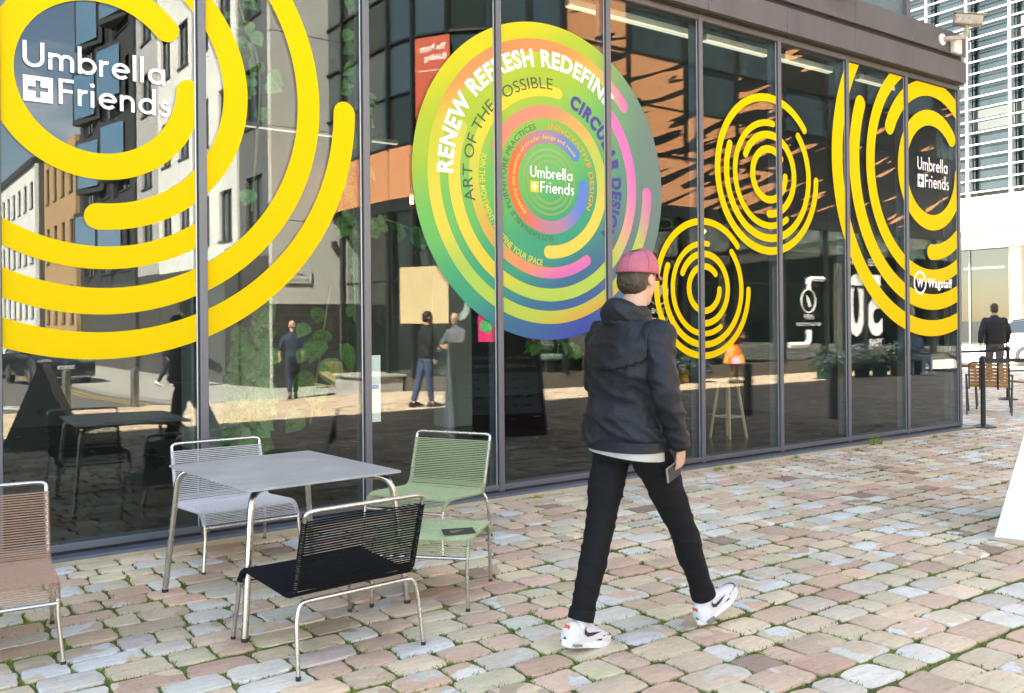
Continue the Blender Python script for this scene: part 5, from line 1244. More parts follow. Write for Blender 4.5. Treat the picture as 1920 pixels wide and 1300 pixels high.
    obj('bumper_strip', MB().bbox((1.97, -0.80, 0.25), (2.06, 0.80, 0.29), 0.008), mat('chrome_strip', (0.5, 0.5, 0.5), 0.2, metal=1.0), t)
    obj('badge', MB().lathe([(0.0, 0), (0.055, 0.0), (0.06, 0.01), (0.0, 0.014)], (0, 0, 0), 16).xf(Matrix.Translation((1.985, 0, 0.70)) @ Matrix.Rotation(R(75), 4, 'Y')), mat('chrome_strip', (0.5, 0.5, 0.5), 0.2, metal=1.0), t, 40)
    if plate:
        p = obj('number_plate', MB().bbox((2.05, -0.26, 0.525), (2.062, 0.26, 0.635), 0.003), mat('plate_white', (0.8, 0.8, 0.78), 0.4), t)
        pl, w = text_polys(plate, 0.015); b = MB()
        for q in pl: b.add([(2.0635, -0.19 + c[0] * 0.42 / w, 0.545 + c[1] * 0.07) for c in q], [tuple(range(len(q)))])
        lt = obj('plate_lettering', b, mat('plate_black', (0.01, 0.01, 0.01), 0.5), p); lt['kind'] = 'stuff'
        obj('plate_band', MB().box((2.0622, -0.255, 0.53), (2.0632, -0.205, 0.63)), mat('plate_blue', (0.02, 0.10, 0.45), 0.5), p)
    return t
car('white hatchback parked in the sun at the right edge of the picture', (30.3, 6.2, 0), R(-60), mat('white_car_paint', (0.75, 0.76, 0.77), 0.25, coat=0.8, var=0.02))

# people beyond the corner
m_blk = mat('black_knit', (0.012, 0.012, 0.014), 0.8, var=0.2); m_gry = mat('grey_twill', (0.10, 0.09, 0.08), 0.85, var=0.15)
walkB = dict(hp_l=(0.01, 0.09, 0.92), kn_l=(0.16, 0.09, 0.51), an_l=(0.16, 0.09, 0.10), kn_r=(-0.04, -0.09, 0.50), an_r=(-0.24, -0.09, 0.13), ft_r=(0.9, 0, -0.4), el_l=(-0.10, 0.27, 1.18), wr_l=(-0.10, 0.29, 0.93), el_r=(0.05, -0.27, 1.18), wr_r=(0.17, -0.26, 0.95))
person('stocky man in black jumper and grey trousers walking away beyond the barriers', (20.0, 3.42, 0), R(34), pose(**walkB), dict(top=m_blk, bottom=m_gry, bulk=1.22, arm=1.05, hair_m=mat('brown_hair', (0.05, 0.03, 0.018), 0.6), shoe=mat('brown_leather', (0.06, 0.03, 0.015), 0.5)), 0.016)
person('person in black cut off by the right picture edge, by the white car', (22.6, 3.2, 0), R(210), pose(), dict(top=m_blk, bottom=m_blk, hair_m=mat('dark_hair', (0.015, 0.011, 0.009), 0.6)), 0.02)
person('bare-armed person with a bag just showing behind the shop corner', (19.6, 4.35, 0), R(120), pose(el_r=(0.06, -0.27, 1.2), wr_r=(0.2, -0.2, 1.02)), dict(top=mat('charcoal_tee', (0.03, 0.03, 0.035), 0.8), sleeve=0.4, bottom=m_blk, hair_m=mat('dark_hair', (0.015, 0.011, 0.009), 0.6)), 0.02)
# ------------------------------------------------------------------ the other side of the passage (seen in the shop glass)
m_conc = mat('pale_concrete', (0.52, 0.52, 0.50), 0.8, var=0.10, scale=0.8, bump=0.15, bscale=40)
m_tile = mat('dark_glazed_block', (0.055, 0.052, 0.05), 0.4, var=0.35, scale=3, bump=0.15, bscale=90)
m_mort = mat('pale_mortar', (0.38, 0.37, 0.35), 0.9)
m_win = mat('street_window_glass', (0.03, 0.04, 0.045), 0.05, var=0.2, spec=1.0, coat=0.5)
m_wfr = mat('dark_window_frame', (0.04, 0.042, 0.045), 0.5)
def rooted(name, label, cat, loc):
    t = thing(name, label, cat, loc)
    def P(n, b, m, par=None, smooth=None): return obj(n, b.xf(Matrix.Translation((-loc[0], -loc[1], -loc[2]))), m, par or t, smooth)
    return t, P
# concrete corner building: dark block base, concrete panels over it
g0 = gz(-18)
CB, P = rooted('concrete_corner_building', 'concrete building with dark glazed block base at the passage corner', 'building', (11.0, -18, g0))
P('wall', MB().box((9.98, -30, g0 - 0.2), (14, -18.22, 16)), m_conc)
for (z0, z1) in ((2.02, 4.35), (4.37, 6.95), (6.97, 9.6), (9.62, 12.2), (12.22, 15)):
    P('concrete_panel', MB().bbox((9.70, -18.215, z0), (12.40, -18.0, z1), 0.012), m_conc); P('concrete_panel', MB().bbox((12.42, -18.215, z0), (14, -18.0, z1), 0.012), m_conc)
P('block_base', MB().box((9.71, -18.215, g0 - 0.1), (14, -18.03, 2.0)), m_mort)
random.seed(3)
z = g0 - 0.05; row = 0
while z < 1.97:
    x = 9.71 + (0.0 if row % 2 else -0.24)
    while x < 13.9:
        x0, x1 = max(9.72, x), min(13.98, x + 0.465)
        if x1 - x0 > 0.05: P('block', MB().bbox((x0, -18.03, z), (x1, -18.005 + random.uniform(-0.002, 0.002), min(z + 0.222, 1.995)), 0.004), m_tile)
        x += 0.48
    z += 0.237; row += 1
sg = thing('street_sign', 'white street name plate with dark lettering on the concrete corner wall', 'sign', (10.45, -17.98, 2.78))
obj('plate', MB().bbox((-0.42, 0, -0.19), (0.42, 0.025, 0.19), 0.008), mat('sign_white', (0.72, 0.74, 0.72), 0.4), sg)
obj('border', MB().tube([(-0.39, 0.027, -0.165), (0.39, 0.027, -0.165), (0.39, 0.027, 0.165), (-0.39, 0.027, 0.165)], 0.006, 4, closed=True), mat('sign_green', (0.03, 0.09, 0.07), 0.5), sg)
def wall_text(name, txt, parent, x, y, z, cap, width, m, face=1, bold=0.02):
    """text reading correctly for someone facing the wall; face=+1: wall faces +Y (text runs towards -X)"""
    pl, w = text_polys(txt, bold); k = width / w; b = MB()
    for q in pl: b.add([(x - face * c[0] * k, y, z + c[1] * cap) for c in q], [tuple(range(len(q)))])
    o = obj(name, b, m, parent); o['kind'] = 'stuff'; return o
wall_text('lettering', 'COMPTON', sg, 0.33, 0.0265, 0.025, 0.10, 0.66, mat('sign_black', (0.02, 0.02, 0.02), 0.5)); wall_text('lettering', 'PASSAGE', sg, 0.33, 0.0265, -0.125, 0.10, 0.62, mat('sign_black', (0.02, 0.02, 0.02), 0.5))
dp = thing('drainpipe', 'thin grey drainpipe running down the concrete corner wall', 'drainpipe', (11.75, -17.95, g0)); obj('pipe', MB().tube(bent([(0, 0, 0.45), (0, 0, 9.5)], 0.1), 0.028, 10).tube(bent([(0, 0, 0.46), (0.02, 0.02, 0.30), (0.14, 0.05, 0.26)], 0.08), 0.028, 10), m_tframe, dp, 40)
for k in range(5): obj('bracket', MB().cbox((0, -0.02, 1.2 + 1.8 * k), (0.09, 0.05, 0.04)), m_tframe, dp)
wl_ = thing('wall_light', 'small dark wall light on the concrete corner wall', 'wall light', (11.55, -17.99, 3.75)); obj('body', MB().bbox((-0.08, 0, -0.09), (0.08, 0.14, 0.09), 0.02), m_wfr, wl_); obj('lens', MB().cbox((0, 0.10, -0.093), (0.12, 0.10, 0.01)), mat('frosted_lens', (0.6, 0.6, 0.58), 0.4), wl_)
# street frontage towards the back: one thing per building, faces -X at x = 9.7
def frontage(label, y0, y1, h, mw, rows, cols, zbase, wsz, sill=True, base=None, balcony=False, x=9.7, roof=None, frame=None):
    t, P = rooted('street_building', label, 'building', (x + 2, (y0 + y1) / 2, gz(y0)))
    P('wall', MB().box((x + 0.20, y1, gz(y0) - 0.2), (x + 9, y0, h)), mat('inner_wall', (0.1, 0.1, 0.1), 0.9))
    W = (y0 - y1) / cols; dz = (h - zbase) / rows; ww, wh = wsz
    # facade built as piers and bands so that windows sit in real openings
    if base: P('base', MB().box((x, y1, gz(y0) - 0.2), (x + 0.2, y0, zbase)), base)
    else: P('base', MB().box((x, y1, gz(y0) - 0.2), (x + 0.2, y0, zbase)), mw)
    for r in range(rows):
        zb = zbase + dz * r; z0 = zb + (dz - wh) * 0.45; z1 = z0 + wh
        P('wall_band', MB().box((x, y1, zb), (x + 0.2, y0, z0)), mw); P('wall_band', MB().box((x, y1, z1), (x + 0.2, y0, zb + dz)), mw)
        for c in range(cols + 1):
            ya = y1 + W * c - (W - ww) / 2; yb = ya + (W - ww); ya, yb = max(y1, ya), min(y0, yb)
            if yb - ya > 0.01: P('pier', MB().box((x, ya, z0), (x + 0.2, yb, z1)), mw)
        for c in range(cols):
            ya = y1 + W * c + (W - ww) / 2
            w = P('window', MB().box((x + 0.12, ya, z0), (x + 0.14, ya + ww, z1)), m_win); fr = frame or m_wfr
            f = MB(); f.box((x + 0.08, ya, z0), (x + 0.16, ya + 0.06, z1)).box((x + 0.08, ya + ww - 0.06, z0), (x + 0.16, ya + ww, z1)).box((x + 0.081, ya + 0.06, z0), (x + 0.16, ya + ww - 0.06, z0 + 0.06)).box((x + 0.081, ya + 0.06, z1 - 0.06), (x + 0.16, ya + ww - 0.06, z1)).box((x + 0.09, ya + ww / 2 - 0.03, z0 + 0.06), (x + 0.16, ya + ww / 2 + 0.03, z1 - 0.06))
            P('window_frame', f, fr, w)
            if sill: P('sill', MB().box((x - 0.05, ya - 0.05, z0 - 0.05), (x + 0.10, ya + ww + 0.05, z0 - 0.002)), fr, w)
            if balcony and (c + r) % 2 == 0:
                bl = P('balcony', MB().box((x - 0.9, ya - 0.2, z0 - 0.14), (x - 0.002, ya + ww + 0.2, z0 - 0.06)), m_wfr)
                P('balcony_glass', MB().box((x - 0.9, ya - 0.2, z0 - 0.058), (x - 0.88, ya + ww + 0.2, z0 + 0.95)), mat('balcony_glass', (0.10, 0.16, 0.16), 0.08, spec=0.9), bl)
                P('balcony_rail', MB().tube([(x - 0.89, ya - 0.2, z0 + 0.97), (x - 0.89, ya + ww + 0.2, z0 + 0.97)], 0.025, 6), m_wfr, bl)
    if roof: P('roof', MB().box((x - 0.15, y1, h), (x + 9, y0, h + 0.35)), roof)
    return t, P
m_white = mat('white_render', (0.72, 0.73, 0.73), 0.75, var=0.06, scale=0.6, bump=0.08)
m_grcl = mat('grey_cladding', (0.13, 0.135, 0.14), 0.5, var=0.2, scale=0.5, stretch=(1, 1, 6)); m_brk = mat('black_brick', (0.035, 0.036, 0.04), 0.6, var=0.5, scale=4, bump=0.4, bscale=30, stretch=(1, 1, 5))
frontage('dark grey panelled bay between the concrete corner and the white block', -18.25, -20.6, 16, m_grcl, 4, 1, 3.4, (1.3, 1.7), base=m_tile, x=9.75)
frontage('white rendered apartment block along the side street', -20.65, -29.0, 16, m_white, 4, 4, 3.35, (1.15, 1.55), base=m_tile)
t_, P_ = frontage('pale grey ribbed stair tower beside the black brick flats', -29.05, -32.0, 17.5, mat('ribbed_grey', (0.42, 0.43, 0.43), 0.6, var=0.12, scale=1, stretch=(1, 12, 0.4)), 5, 1, 3.4, (1.4, 1.6), base=m_tile)
t_, P_ = frontage('black brick flats with projecting glazed bays on the side street', -32.05, -42.0, 16.5, m_brk, 4, 3, 3.2, (2.0, 2.1), base=m_tile, x=9.6)
for r in range(4):
    for c in range(2):
        ya = -40.5 + 4.6 * c + 0.6 * (r % 2); z0 = 4.2 + 3.3 * r
        b = P_('projecting_bay', MB().add([(9.6, ya, z0), (8.95, ya + 0.15, z0), (9.6, ya + 2.6, z0), (9.6, ya, z0 + 2.5), (8.95, ya + 0.15, z0 + 2.5), (9.6, ya + 2.6, z0 + 2.5)], [(0, 2, 1), (3, 4, 5), (0, 1, 4, 3), (1, 2, 5, 4)]), m_brk)
        P_('bay_window', MB().add([(9.02, ya + 0.30, z0 + 0.25), (9.45, ya + 2.28, z0 + 0.25), (9.45, ya + 2.28, z0 + 2.3), (9.02, ya + 0.30, z0 + 2.3), (8.99, ya + 0.31, z0 + 0.25), (9.43, ya + 2.29, z0 + 0.25), (9.43, ya + 2.29, z0 + 2.3), (8.99, ya + 0.31, z0 + 2.3)], [(4, 5, 6, 7), (0, 1, 5, 4), (1, 2, 6, 5), (2, 3, 7, 6), (3, 0, 4, 7)]), mat('blue_bay_glass', (0.10, 0.20, 0.32), 0.06, spec=1.0), b)
frontage('tan brick warehouse further down the side street', -42.2, -50.5, 10.8, mat('tan_brick', (0.42, 0.27, 0.14), 0.8, var=0.12, scale=2), 3, 4, 1.0, (0.9, 1.9), x=9.4)
frontage('white terrace with many windows at the far end of the side street', -51, -64, 10.6, m_white, 3, 6, 1.2, (1.1, 1.5), x=9.0, roof=m_brk)
frontage('brick house closing the view down the side street', -66, -90, 9.5, mat('red_brown_brick', (0.22, 0.10, 0.06), 0.85, var=0.2), 3, 8, 1.0, (1.1, 1.6), x=7.5, roof=m_brk)

# the orange and black patterned building with its curved dark glazing and a showroom at street level
def tiger_mat():
    m = bpy.data.materials.new('tiger_print_cladding'); m.use_nodes = True; n, l = nt(m); b = n['Principled BSDF']; b.inputs['Roughness'].default_value = 0.5
    t = n.new('ShaderNodeTexCoord'); mp_ = n.new('ShaderNodeMapping'); mp_.inputs['Rotation'].default_value = (0, R(19), 0); mp2 = n.new('ShaderNodeMapping'); mp2.inputs['Scale'].default_value = (0.42, 0.42, 4.6)
    w = n.new('ShaderNodeTexNoise'); w.inputs['Scale'].default_value = 1.0; w.inputs['Detail'].default_value = 0.8; w.inputs['Distortion'].default_value = 0.35
    l.new(t.outputs['Object'], mp_.inputs['Vector']); l.new(mp_.outputs['Vector'], mp2.inputs['Vector']); l.new(mp2.outputs['Vector'], w.inputs['Vector'])
    sx = n.new('ShaderNodeSeparateXYZ'); l.new(t.outputs['Object'], sx.inputs[0])
    mr = n.new('ShaderNodeMapRange'); mr.inputs['From Min'].default_value = -6.0; mr.inputs['From Max'].default_value = 6.0; mr.inputs['To Min'].default_value = -0.20; mr.inputs['To Max'].default_value = 0.13; l.new(sx.outputs['X'], mr.inputs['Value'])
    ad = n.new('ShaderNodeMath'); ad.operation = 'ADD'; l.new(w.outputs['Fac'], ad.inputs[0]); l.new(mr.outputs['Result'], ad.inputs[1])
    r = n.new('ShaderNodeValToRGB'); r.color_ramp.elements[0].position = 0.475; r.color_ramp.elements[1].position = 0.49; r.color_ramp.elements[0].color = (0.74, 0.34, 0.165, 1); r.color_ramp.elements[1].color = (0.012, 0.012, 0.014, 1)
    l.new(ad.outputs[0], r.inputs['Fac']); l.new(r.outputs['Color'], b.inputs['Base Color'])
    return m
m_tig = tiger_mat(); m_org = mat('orange_cladding', (0.62, 0.27, 0.13), 0.5, var=0.05); m_blkf = mat('black_facade_frame', (0.012, 0.013, 0.014), 0.45)
m_cw = mat('curtain_wall_glass', (0.035, 0.06, 0.075), 0.04, var=0.25, scale=0.4, spec=1.0, coat=0.7); m_cw2 = mat('curtain_wall_glass_clear', (0.02, 0.03, 0.03), 0.04, spec=0.8)
PX, PY, PR = 14.6, -14.4, 3.2                    # centre and radius of the rounded corner
PB, P = rooted('patterned_corner_building', 'orange and black tiger patterned building with curved dark glazing', 'building', (20, -11.2, gz(-11)))
path = [(PX - PR, -30.0), (PX - PR, -27.4), (PX - PR, -24.8), (PX - PR, -22.2), (PX - PR, -19.6), (PX - PR, -17.0), (PX - PR, PY)]
path += [(PX + PR * math.cos(R(180 - 90 * k / 5)), PY + PR * math.sin(R(180 - 90 * k / 5))) for k in range(1, 6)]
x = PX
while x < 44: x += 2.15; path.append((x, PY + PR))
P('core', MB().prism([(x + (0.9 if i < 7 else 0.9 * 0.7), y_ - 0.9) for i, (x, y_) in enumerate(path)] + [(44, -30)], (4.55, 16)), mat('inner_wall', (0.1, 0.1, 0.1), 0.9))
def cladpanel(i, z0, z1, m, name, inset=0.0, th=0.08, gap=0.02, par=None):
    (xa, ya), (xb, yb) = path[i], path[i + 1]; d = Vector((xb - xa, yb - ya, 0)); L = d.length; d.normalize(); nrm = Vector((-d.y, d.x, 0))
    a = Vector((xa, ya, 0)) + d * gap - nrm * inset; b = Vector((xb, yb, 0)) - d * gap - nrm * inset; c, e = b - nrm * th, a - nrm * th
    B = MB(); B.v = [(p.x, p.y, z) for z in (z0, z1) for p in (a, b, c, e)]; B.f = [(0, 1, 2, 3), (7, 6, 5, 4), (4, 5, 1, 0), (5, 6, 2, 1), (6, 7, 3, 2), (7, 4, 0, 3)]
    return P(name, B, m, par)
random.seed(21)
for i in range(len(path) - 1):
    cv = i < 11
    cladpanel(i, 4.62, 5.92, m_org if i < 12 else m_tig, 'cladding_panel')
    for r in range(4):
        z0 = 5.96 + 2.62 * r; glassy = cv or (i * 7 + r * 3) % 5 != 0
        if cv:
            cladpanel(i, z0 + 0.03, z0 + 1.26, m_cw if (i + r) % 3 else m_cw2, 'window', 0.05, 0.04, 0.05); cladpanel(i, z0 + 1.32, z0 + 2.56, m_cw, 'window', 0.05, 0.04, 0.05)
        else:
            lo = r == 0 or (i + r) % 4 == 0; up = (i in (11, 12, 14, 17, 18, 20, 22)) if r == 0 else (i + r) % 3 == 0
            for (za, zb_, pat) in ((z0 + 0.03, z0 + 1.26, lo), (z0 + 1.30, z0 + 2.58, up)): cladpanel(i, za, zb_, m_tig if pat else m_cw, 'cladding_panel' if pat else 'window', 0.0 if pat else 0.05, 0.05, 0.015 if pat else 0.04)
        cladpanel(i, z0 - 0.035, z0 + 0.025, m_blkf, 'transom', -0.02, 0.12, 0.0); cladpanel(i, z0 + 1.262, z0 + 1.298, m_blkf, 'transom', -0.015, 0.1, 0.0)
    (xa, ya) = path[i]; P('mullion', MB().box((xa - 0.05, ya - 0.05, 5.93), (xa + 0.05, ya + 0.05, 16.2)), m_blkf)
# red-orange letting banner on the curve
a_ = R(150.4); (xa, ya) = (xb, yb) = (PX + PR * math.cos(a_), PY + PR * math.sin(a_)); d_ = Vector((math.sin(a_), -math.cos(a_), 0)); ang = math.atan2(d_.y, d_.x)
bn = thing('letting_banner', 'red orange banner with white lettering hung on the curved glazing', 'banner', ((xa + xb) / 2 - d_.y * 0.06, (ya + yb) / 2 + d_.x * 0.06, 6.1), ang)
obj('banner_sheet', MB().bbox((-0.48, 0.0, -0.05), (0.48, 0.02, 2.35), 0.004), mat('banner_red', (0.50, 0.09, 0.045), 0.5, var=0.04), bn)
for (tx, z_, cap, wd) in (('The Poppy', 2.02, 0.15, 0.72), ('Building', 1.78, 0.15, 0.60), ('sq.ft:', 1.18, 0.10, 0.30), ('refurbished', 0.98, 0.10, 0.55)):
    wall_text('lettering', tx, bn, 0.38, 0.0215, z_, cap, wd, m_vinyl_w, 1, 0.03)
obj('rule', MB().box((-0.38, 0.0205, 1.52), (0.38, 0.0215, 1.535)), m_vinyl_w, bn)
# showroom front
m_sg = glass('showroom_glass', 0.08, (0.8, 0.88, 0.86))
for i in range(5, len(path) - 1):
    zb = gz(path[i][1]) - 0.05
    cladpanel(i, zb, zb + 0.42, mat('stall_riser', (0.10, 0.085, 0.075), 0.6), 'stall_riser', 0.0, 0.25, 0.0)
    cladpanel(i, zb + 0.46, 4.55, m_sg, 'shop_pane', 0.10, 0.02, 0.05)
    cladpanel(i, 4.30, 4.61, m_blkf, 'shop_head', -0.01, 0.2, 0.0)
    cladpanel(i, 2.52, 2.58, m_blkf, 'shop_transom', 0.06, 0.08, 0.04)
    (xa, ya) = path[i]; P('shop_mullion', MB().box((xa - 0.05, ya - 0.10, zb + 0.40), (xa + 0.05, ya + 0.03, 4.31)), m_blkf)
P('showroom_floor', MB().prism([(x + 0.3, y_ - 0.3) for x, y_ in path[5:]] + [(44, -17), (12, -17)], (-0.1, 0.1)), mat('showroom_floor', (0.16, 0.15, 0.13), 0.5))
P('showroom_back', MB().box((12.0, -17.2, 0.1), (44, -17.0, 4.5)), mat('showroom_back_wall', (0.05, 0.05, 0.05), 0.8, var=0.3, scale=0.6))
P('bulkhead', MB().box((21.6, -11.8, 3.62), (43, -11.6, 4.5)), mat('white_bulkhead', (0.7, 0.7, 0.7), 0.7))
# white lettering on the showroom glass (reads backwards in the reflection)
SY = PY + PR - 0.085
sd = thing('showroom_decal', 'white company lettering and initial on the showroom glass', 'window decal', (12.7, -13.0, 2.0), R(45))
wall_text('lettering', 'camira', sd, 0.55, 0.42, 0.55, 0.16, 0.85, m_vinyl_w); wall_text('lettering', 'C', sd, 0.30, 0.42, -0.45, 0.75, 0.55, m_vinyl_w, 1, 0.05)
dk = thing('showroom_decal', 'white anniversary numerals and lettering on the showroom glass', 'window decal', (27.6, SY, 2.0))
wall_text('numeral', '50', dk, 0.95, 0, -1.0, 2.0, 2.0, m_vinyl_w, 1, 0.03); wall_text('lettering', 'CELEBRATING', dk, 0.95, 0, 1.25, 0.24, 2.0, m_vinyl_w, 1, 0.02); wall_text('lettering', 'YEARS', dk, 0.95, 0, -1.42, 0.24, 0.95, m_vinyl_w, 1, 0.02)
dl = thing('showroom_decal', 'white bottle roundel with recycled polyester date on the showroom glass', 'window decal', (24.5, SY, 1.9))
obj('ring', MB().tube([(0.36 * math.cos(2 * math.pi * k / 32), 0, 0.36 * math.sin(2 * math.pi * k / 32) + 0.15) for k in range(32)], 0.022, 5, closed=True), m_vinyl_w, dl)
obj('bottle', MB().prism([(-0.07, -0.2), (0.07, -0.2), (0.07, 0.08), (0.03, 0.14), (0.03, 0.2), (-0.03, 0.2), (-0.03, 0.14), (-0.07, 0.08)], 0.004, Matrix.Translation((0, 0, 0.15)) @ Matrix.Rotation(R(90), 4, 'X') @ Matrix.Rotation(R(25), 4, 'Z')), m_vinyl_w, dl)
obj('pipe', MB().tube(bent([(0.75, 0, 0.85), (0.0, 0, 0.85), (0, 0, 0.5)], 0.2), 0.09, 6), m_vinyl_w, dl); obj('pipe', MB().tube(bent([(0, 0, -0.75), (0, 0, -1.2), (-1.0, 0, -1.2)], 0.2), 0.09, 6), m_vinyl_w, dl)
wall_text('lettering', '1997', dl, 0.25, 0, -0.42, 0.16, 0.5, m_vinyl_w); wall_text('lettering', 'RECYCLED POLYESTER', dl, 0.62, 0, -0.62, 0.10, 1.24, m_vinyl_w)
dn = thing('showroom_decal', 'white nettle roundel with stinging nettles date on the showroom glass', 'window decal', (17.9, SY, 2.1))
obj('ring', MB().tube([(0.36 * math.cos(2 * math.pi * k / 32), 0, 0.36 * math.sin(2 * math.pi * k / 32) + 0.15) for k in range(32)], 0.022, 5, closed=True), m_vinyl_w, dn)
for s in (-1, 1): obj('leaf', MB().prism([(0, -0.2), (0.12, -0.05), (0.14, 0.12), (0.06, 0.22), (-0.02, 0.08)], 0.004, Matrix.Translation((s * 0.03, 0, 0.15)) @ Matrix.Rotation(R(90), 4, 'X') @ Matrix.Scale(s, 4, (1, 0, 0))), m_vinyl_w, dn)
wall_text('lettering', '2006', dn, 0.25, 0, -0.42, 0.16, 0.5, m_vinyl_w); wall_text('lettering', 'STINGING NETTLES', dn, 0.6, 0, -0.62, 0.10, 1.2, m_vinyl_w)
d2 = thing('showroom_decal', 'white year lettering low on the showroom glass behind the sandwich board', 'window decal', (14.9, SY, 1.1)); wall_text('lettering', '2024', d2, 0.3, 0, 0.1, 0.2, 0.6, m_vinyl_w)
pk = thing('magenta_poster', 'magenta poster with white lettering on the showroom glass', 'poster', (12.68, -11.72, 0.80), R(36)); obj('sheet', MB().box((-0.3, 0, 0), (0.3, 0.01, 1.25)), mat('magenta_print', (0.62, 0.015, 0.14), 0.5), pk)
for (tx, z_, w) in (('may', 1.0, 0.30),): wall_text('lettering', tx, pk, 0.25, 0.0115, z_, 0.09, w, m_vinyl_w)
obj('green_blob', MB().lathe([(0, 0), (0.16, 0.0), (0.16, 0.001), (0, 0.001)], (0, 0, 0), 20).xf(Matrix.Translation((-0.10, 0.011, 0.58)) @ Matrix.Rotation(R(-90), 4, 'X')), mat('green_print', (0.05, 0.35, 0.12), 0.5), pk)
# showroom furnishings seen dimly
a_ = R(155.8); tag(obj('display_board', MB().bbox((-0.72, 0.04, 0), (0.72, 0.07, 1.40), 0.006), mat('pale_plywood', (0.60, 0.48, 0.27), 0.6, var=0.08), None, None, (PX + PR * math.cos(a_), PY + PR * math.sin(a_), 1.45), a_ - R(90)), 'pale plywood display board fixed to the showroom front above the talking men', 'display board')
for k, (x_, y_, c_) in enumerate(((15.6, -13.2, (0.45, 0.45, 0.42)), (17.0, -13.0, (0.35, 0.10, 0.06)), (19.2, -13.4, (0.05, 0.20, 0.18)))):
    t = thing('lounge_chair', ('pale felt', 'rust red', 'teal')[k] + ' upholstered chair inside the showroom', 'chair', (x_, y_, 0.1), R(30 * k)); mm = mat('upholstery_%d' % k, c_, 0.9)
    obj('seat', MB().bbox((-0.35, -0.35, 0.32), (0.35, 0.35, 0.50), 0.05), mm, t); obj('backrest', MB().bbox((-0.35, -0.42, 0.45), (0.35, -0.28, 1.05), 0.05), mm, t)
    for sx in (-1, 1):
        for sy in (-1, 1): obj('leg', MB().tube([(sx * 0.28, sy * 0.28, 0.33), (sx * 0.31, sy * 0.31, 0)], 0.015, 6), m_slat, t)
for k in range(5):
    t = thing('ceiling_lamp', 'small lit ceiling lamp inside the showroom, number %s along the front' % ('one two three four five'.split()[k]), 'lamp', (15 + 3.6 * k, -13.5, 4.3), 0, 'showroom lamps'); obj('bulb', MB().sphere((0, 0, 0), 0.07, 10, 8), emis('warm_bulb', (1, 0.72, 0.38), 5), t); obj('rod', MB().tube([(0, 0, 0.06), (0, 0, 0.26)], 0.01, 5), m_blkf, t)

# ---- things standing in the passage
m_bol = mat('bollard_steel', (0.42, 0.40, 0.37), 0.3, metal=1.0, var=0.1, scale=5)
for k, (x_, y_) in enumerate(((3.75, -14.0), (5.05, -13.9), (6.25, -13.4))):
    t = thing('bollard', 'round topped steel bollard by the road, %s from the street corner' % ('third', 'second', 'nearest')[k], 'bollard', (x_, y_, gz(y_)), 0, 'steel bollards along the road')
    obj('post', MB().lathe([(0.085, 0), (0.085, 0.78), (0.075, 0.81), (0.04, 0.83), (0, 0.835)], (0, 0, 0), 18), m_bol, t, 40); obj('collar', MB().lathe([(0.12, 0.0), (0.12, 0.012), (0.086, 0.02)], (0, 0, 0), 18), m_bol, t, 40)
for k, (x_, y_) in enumerate(((11.06, -4.22), (11.3, -2.85), (11.9, -1.75))):
    t = thing('bollard', 'steel bollard with slanted top, %s from the shop front' % ('third', 'second', 'nearest')[k], 'bollard', (x_, y_, 0), 0, 'slant topped bollards in the passage')
    b = MB(); n = 18
    for (z_, sl_) in ((0, 0), (0.70, 1)):
        for i in range(n): a = 2 * math.pi * i / n; b.v.append((0.075 * math.cos(a), 0.075 * math.sin(a), z_ + (0.09 * math.cos(a - 2.4) if sl_ else 0)))
    b.f = [(i, (i + 1) % n, n + (i + 1) % n, n + i) for i in range(n)] + [tuple(range(n))[::-1]]
    obj('post', b, mat('dark_bollard_steel', (0.16, 0.155, 0.15), 0.3, metal=0.9), t, 40)
    b = MB(); b.v = [(0.08 * math.cos(2 * math.pi * i / n), 0.08 * math.sin(2 * math.pi * i / n), 0.703 + 0.096 * math.cos(2 * math.pi * i / n - 2.4)) for i in range(n)]; b.v += [(x, y_, z_ + 0.008) for x, y_, z_ in b.v]; b.f = [tuple(range(n))[::-1], tuple(range(n, 2 * n))] + [(i, (i + 1) % n, n + (i + 1) % n, n + i) for i in range(n)]
    obj('slanted_cap', b, m_bol, t)
car('black hatchback parked nose on in the side street', (5.6, -27.2, gz(-26)), R(84), mat('black_car_paint', (0.008, 0.009, 0.011), 0.15, coat=1.0, var=0.02, spec=0.8), 'LR20 EBP')
car('dark van-like car parked behind the black hatchback', (3.6, -33.5, gz(-33)), R(90), mat('dark_blue_paint', (0.012, 0.014, 0.02), 0.2, coat=1.0, var=0.02), None, 1.0)
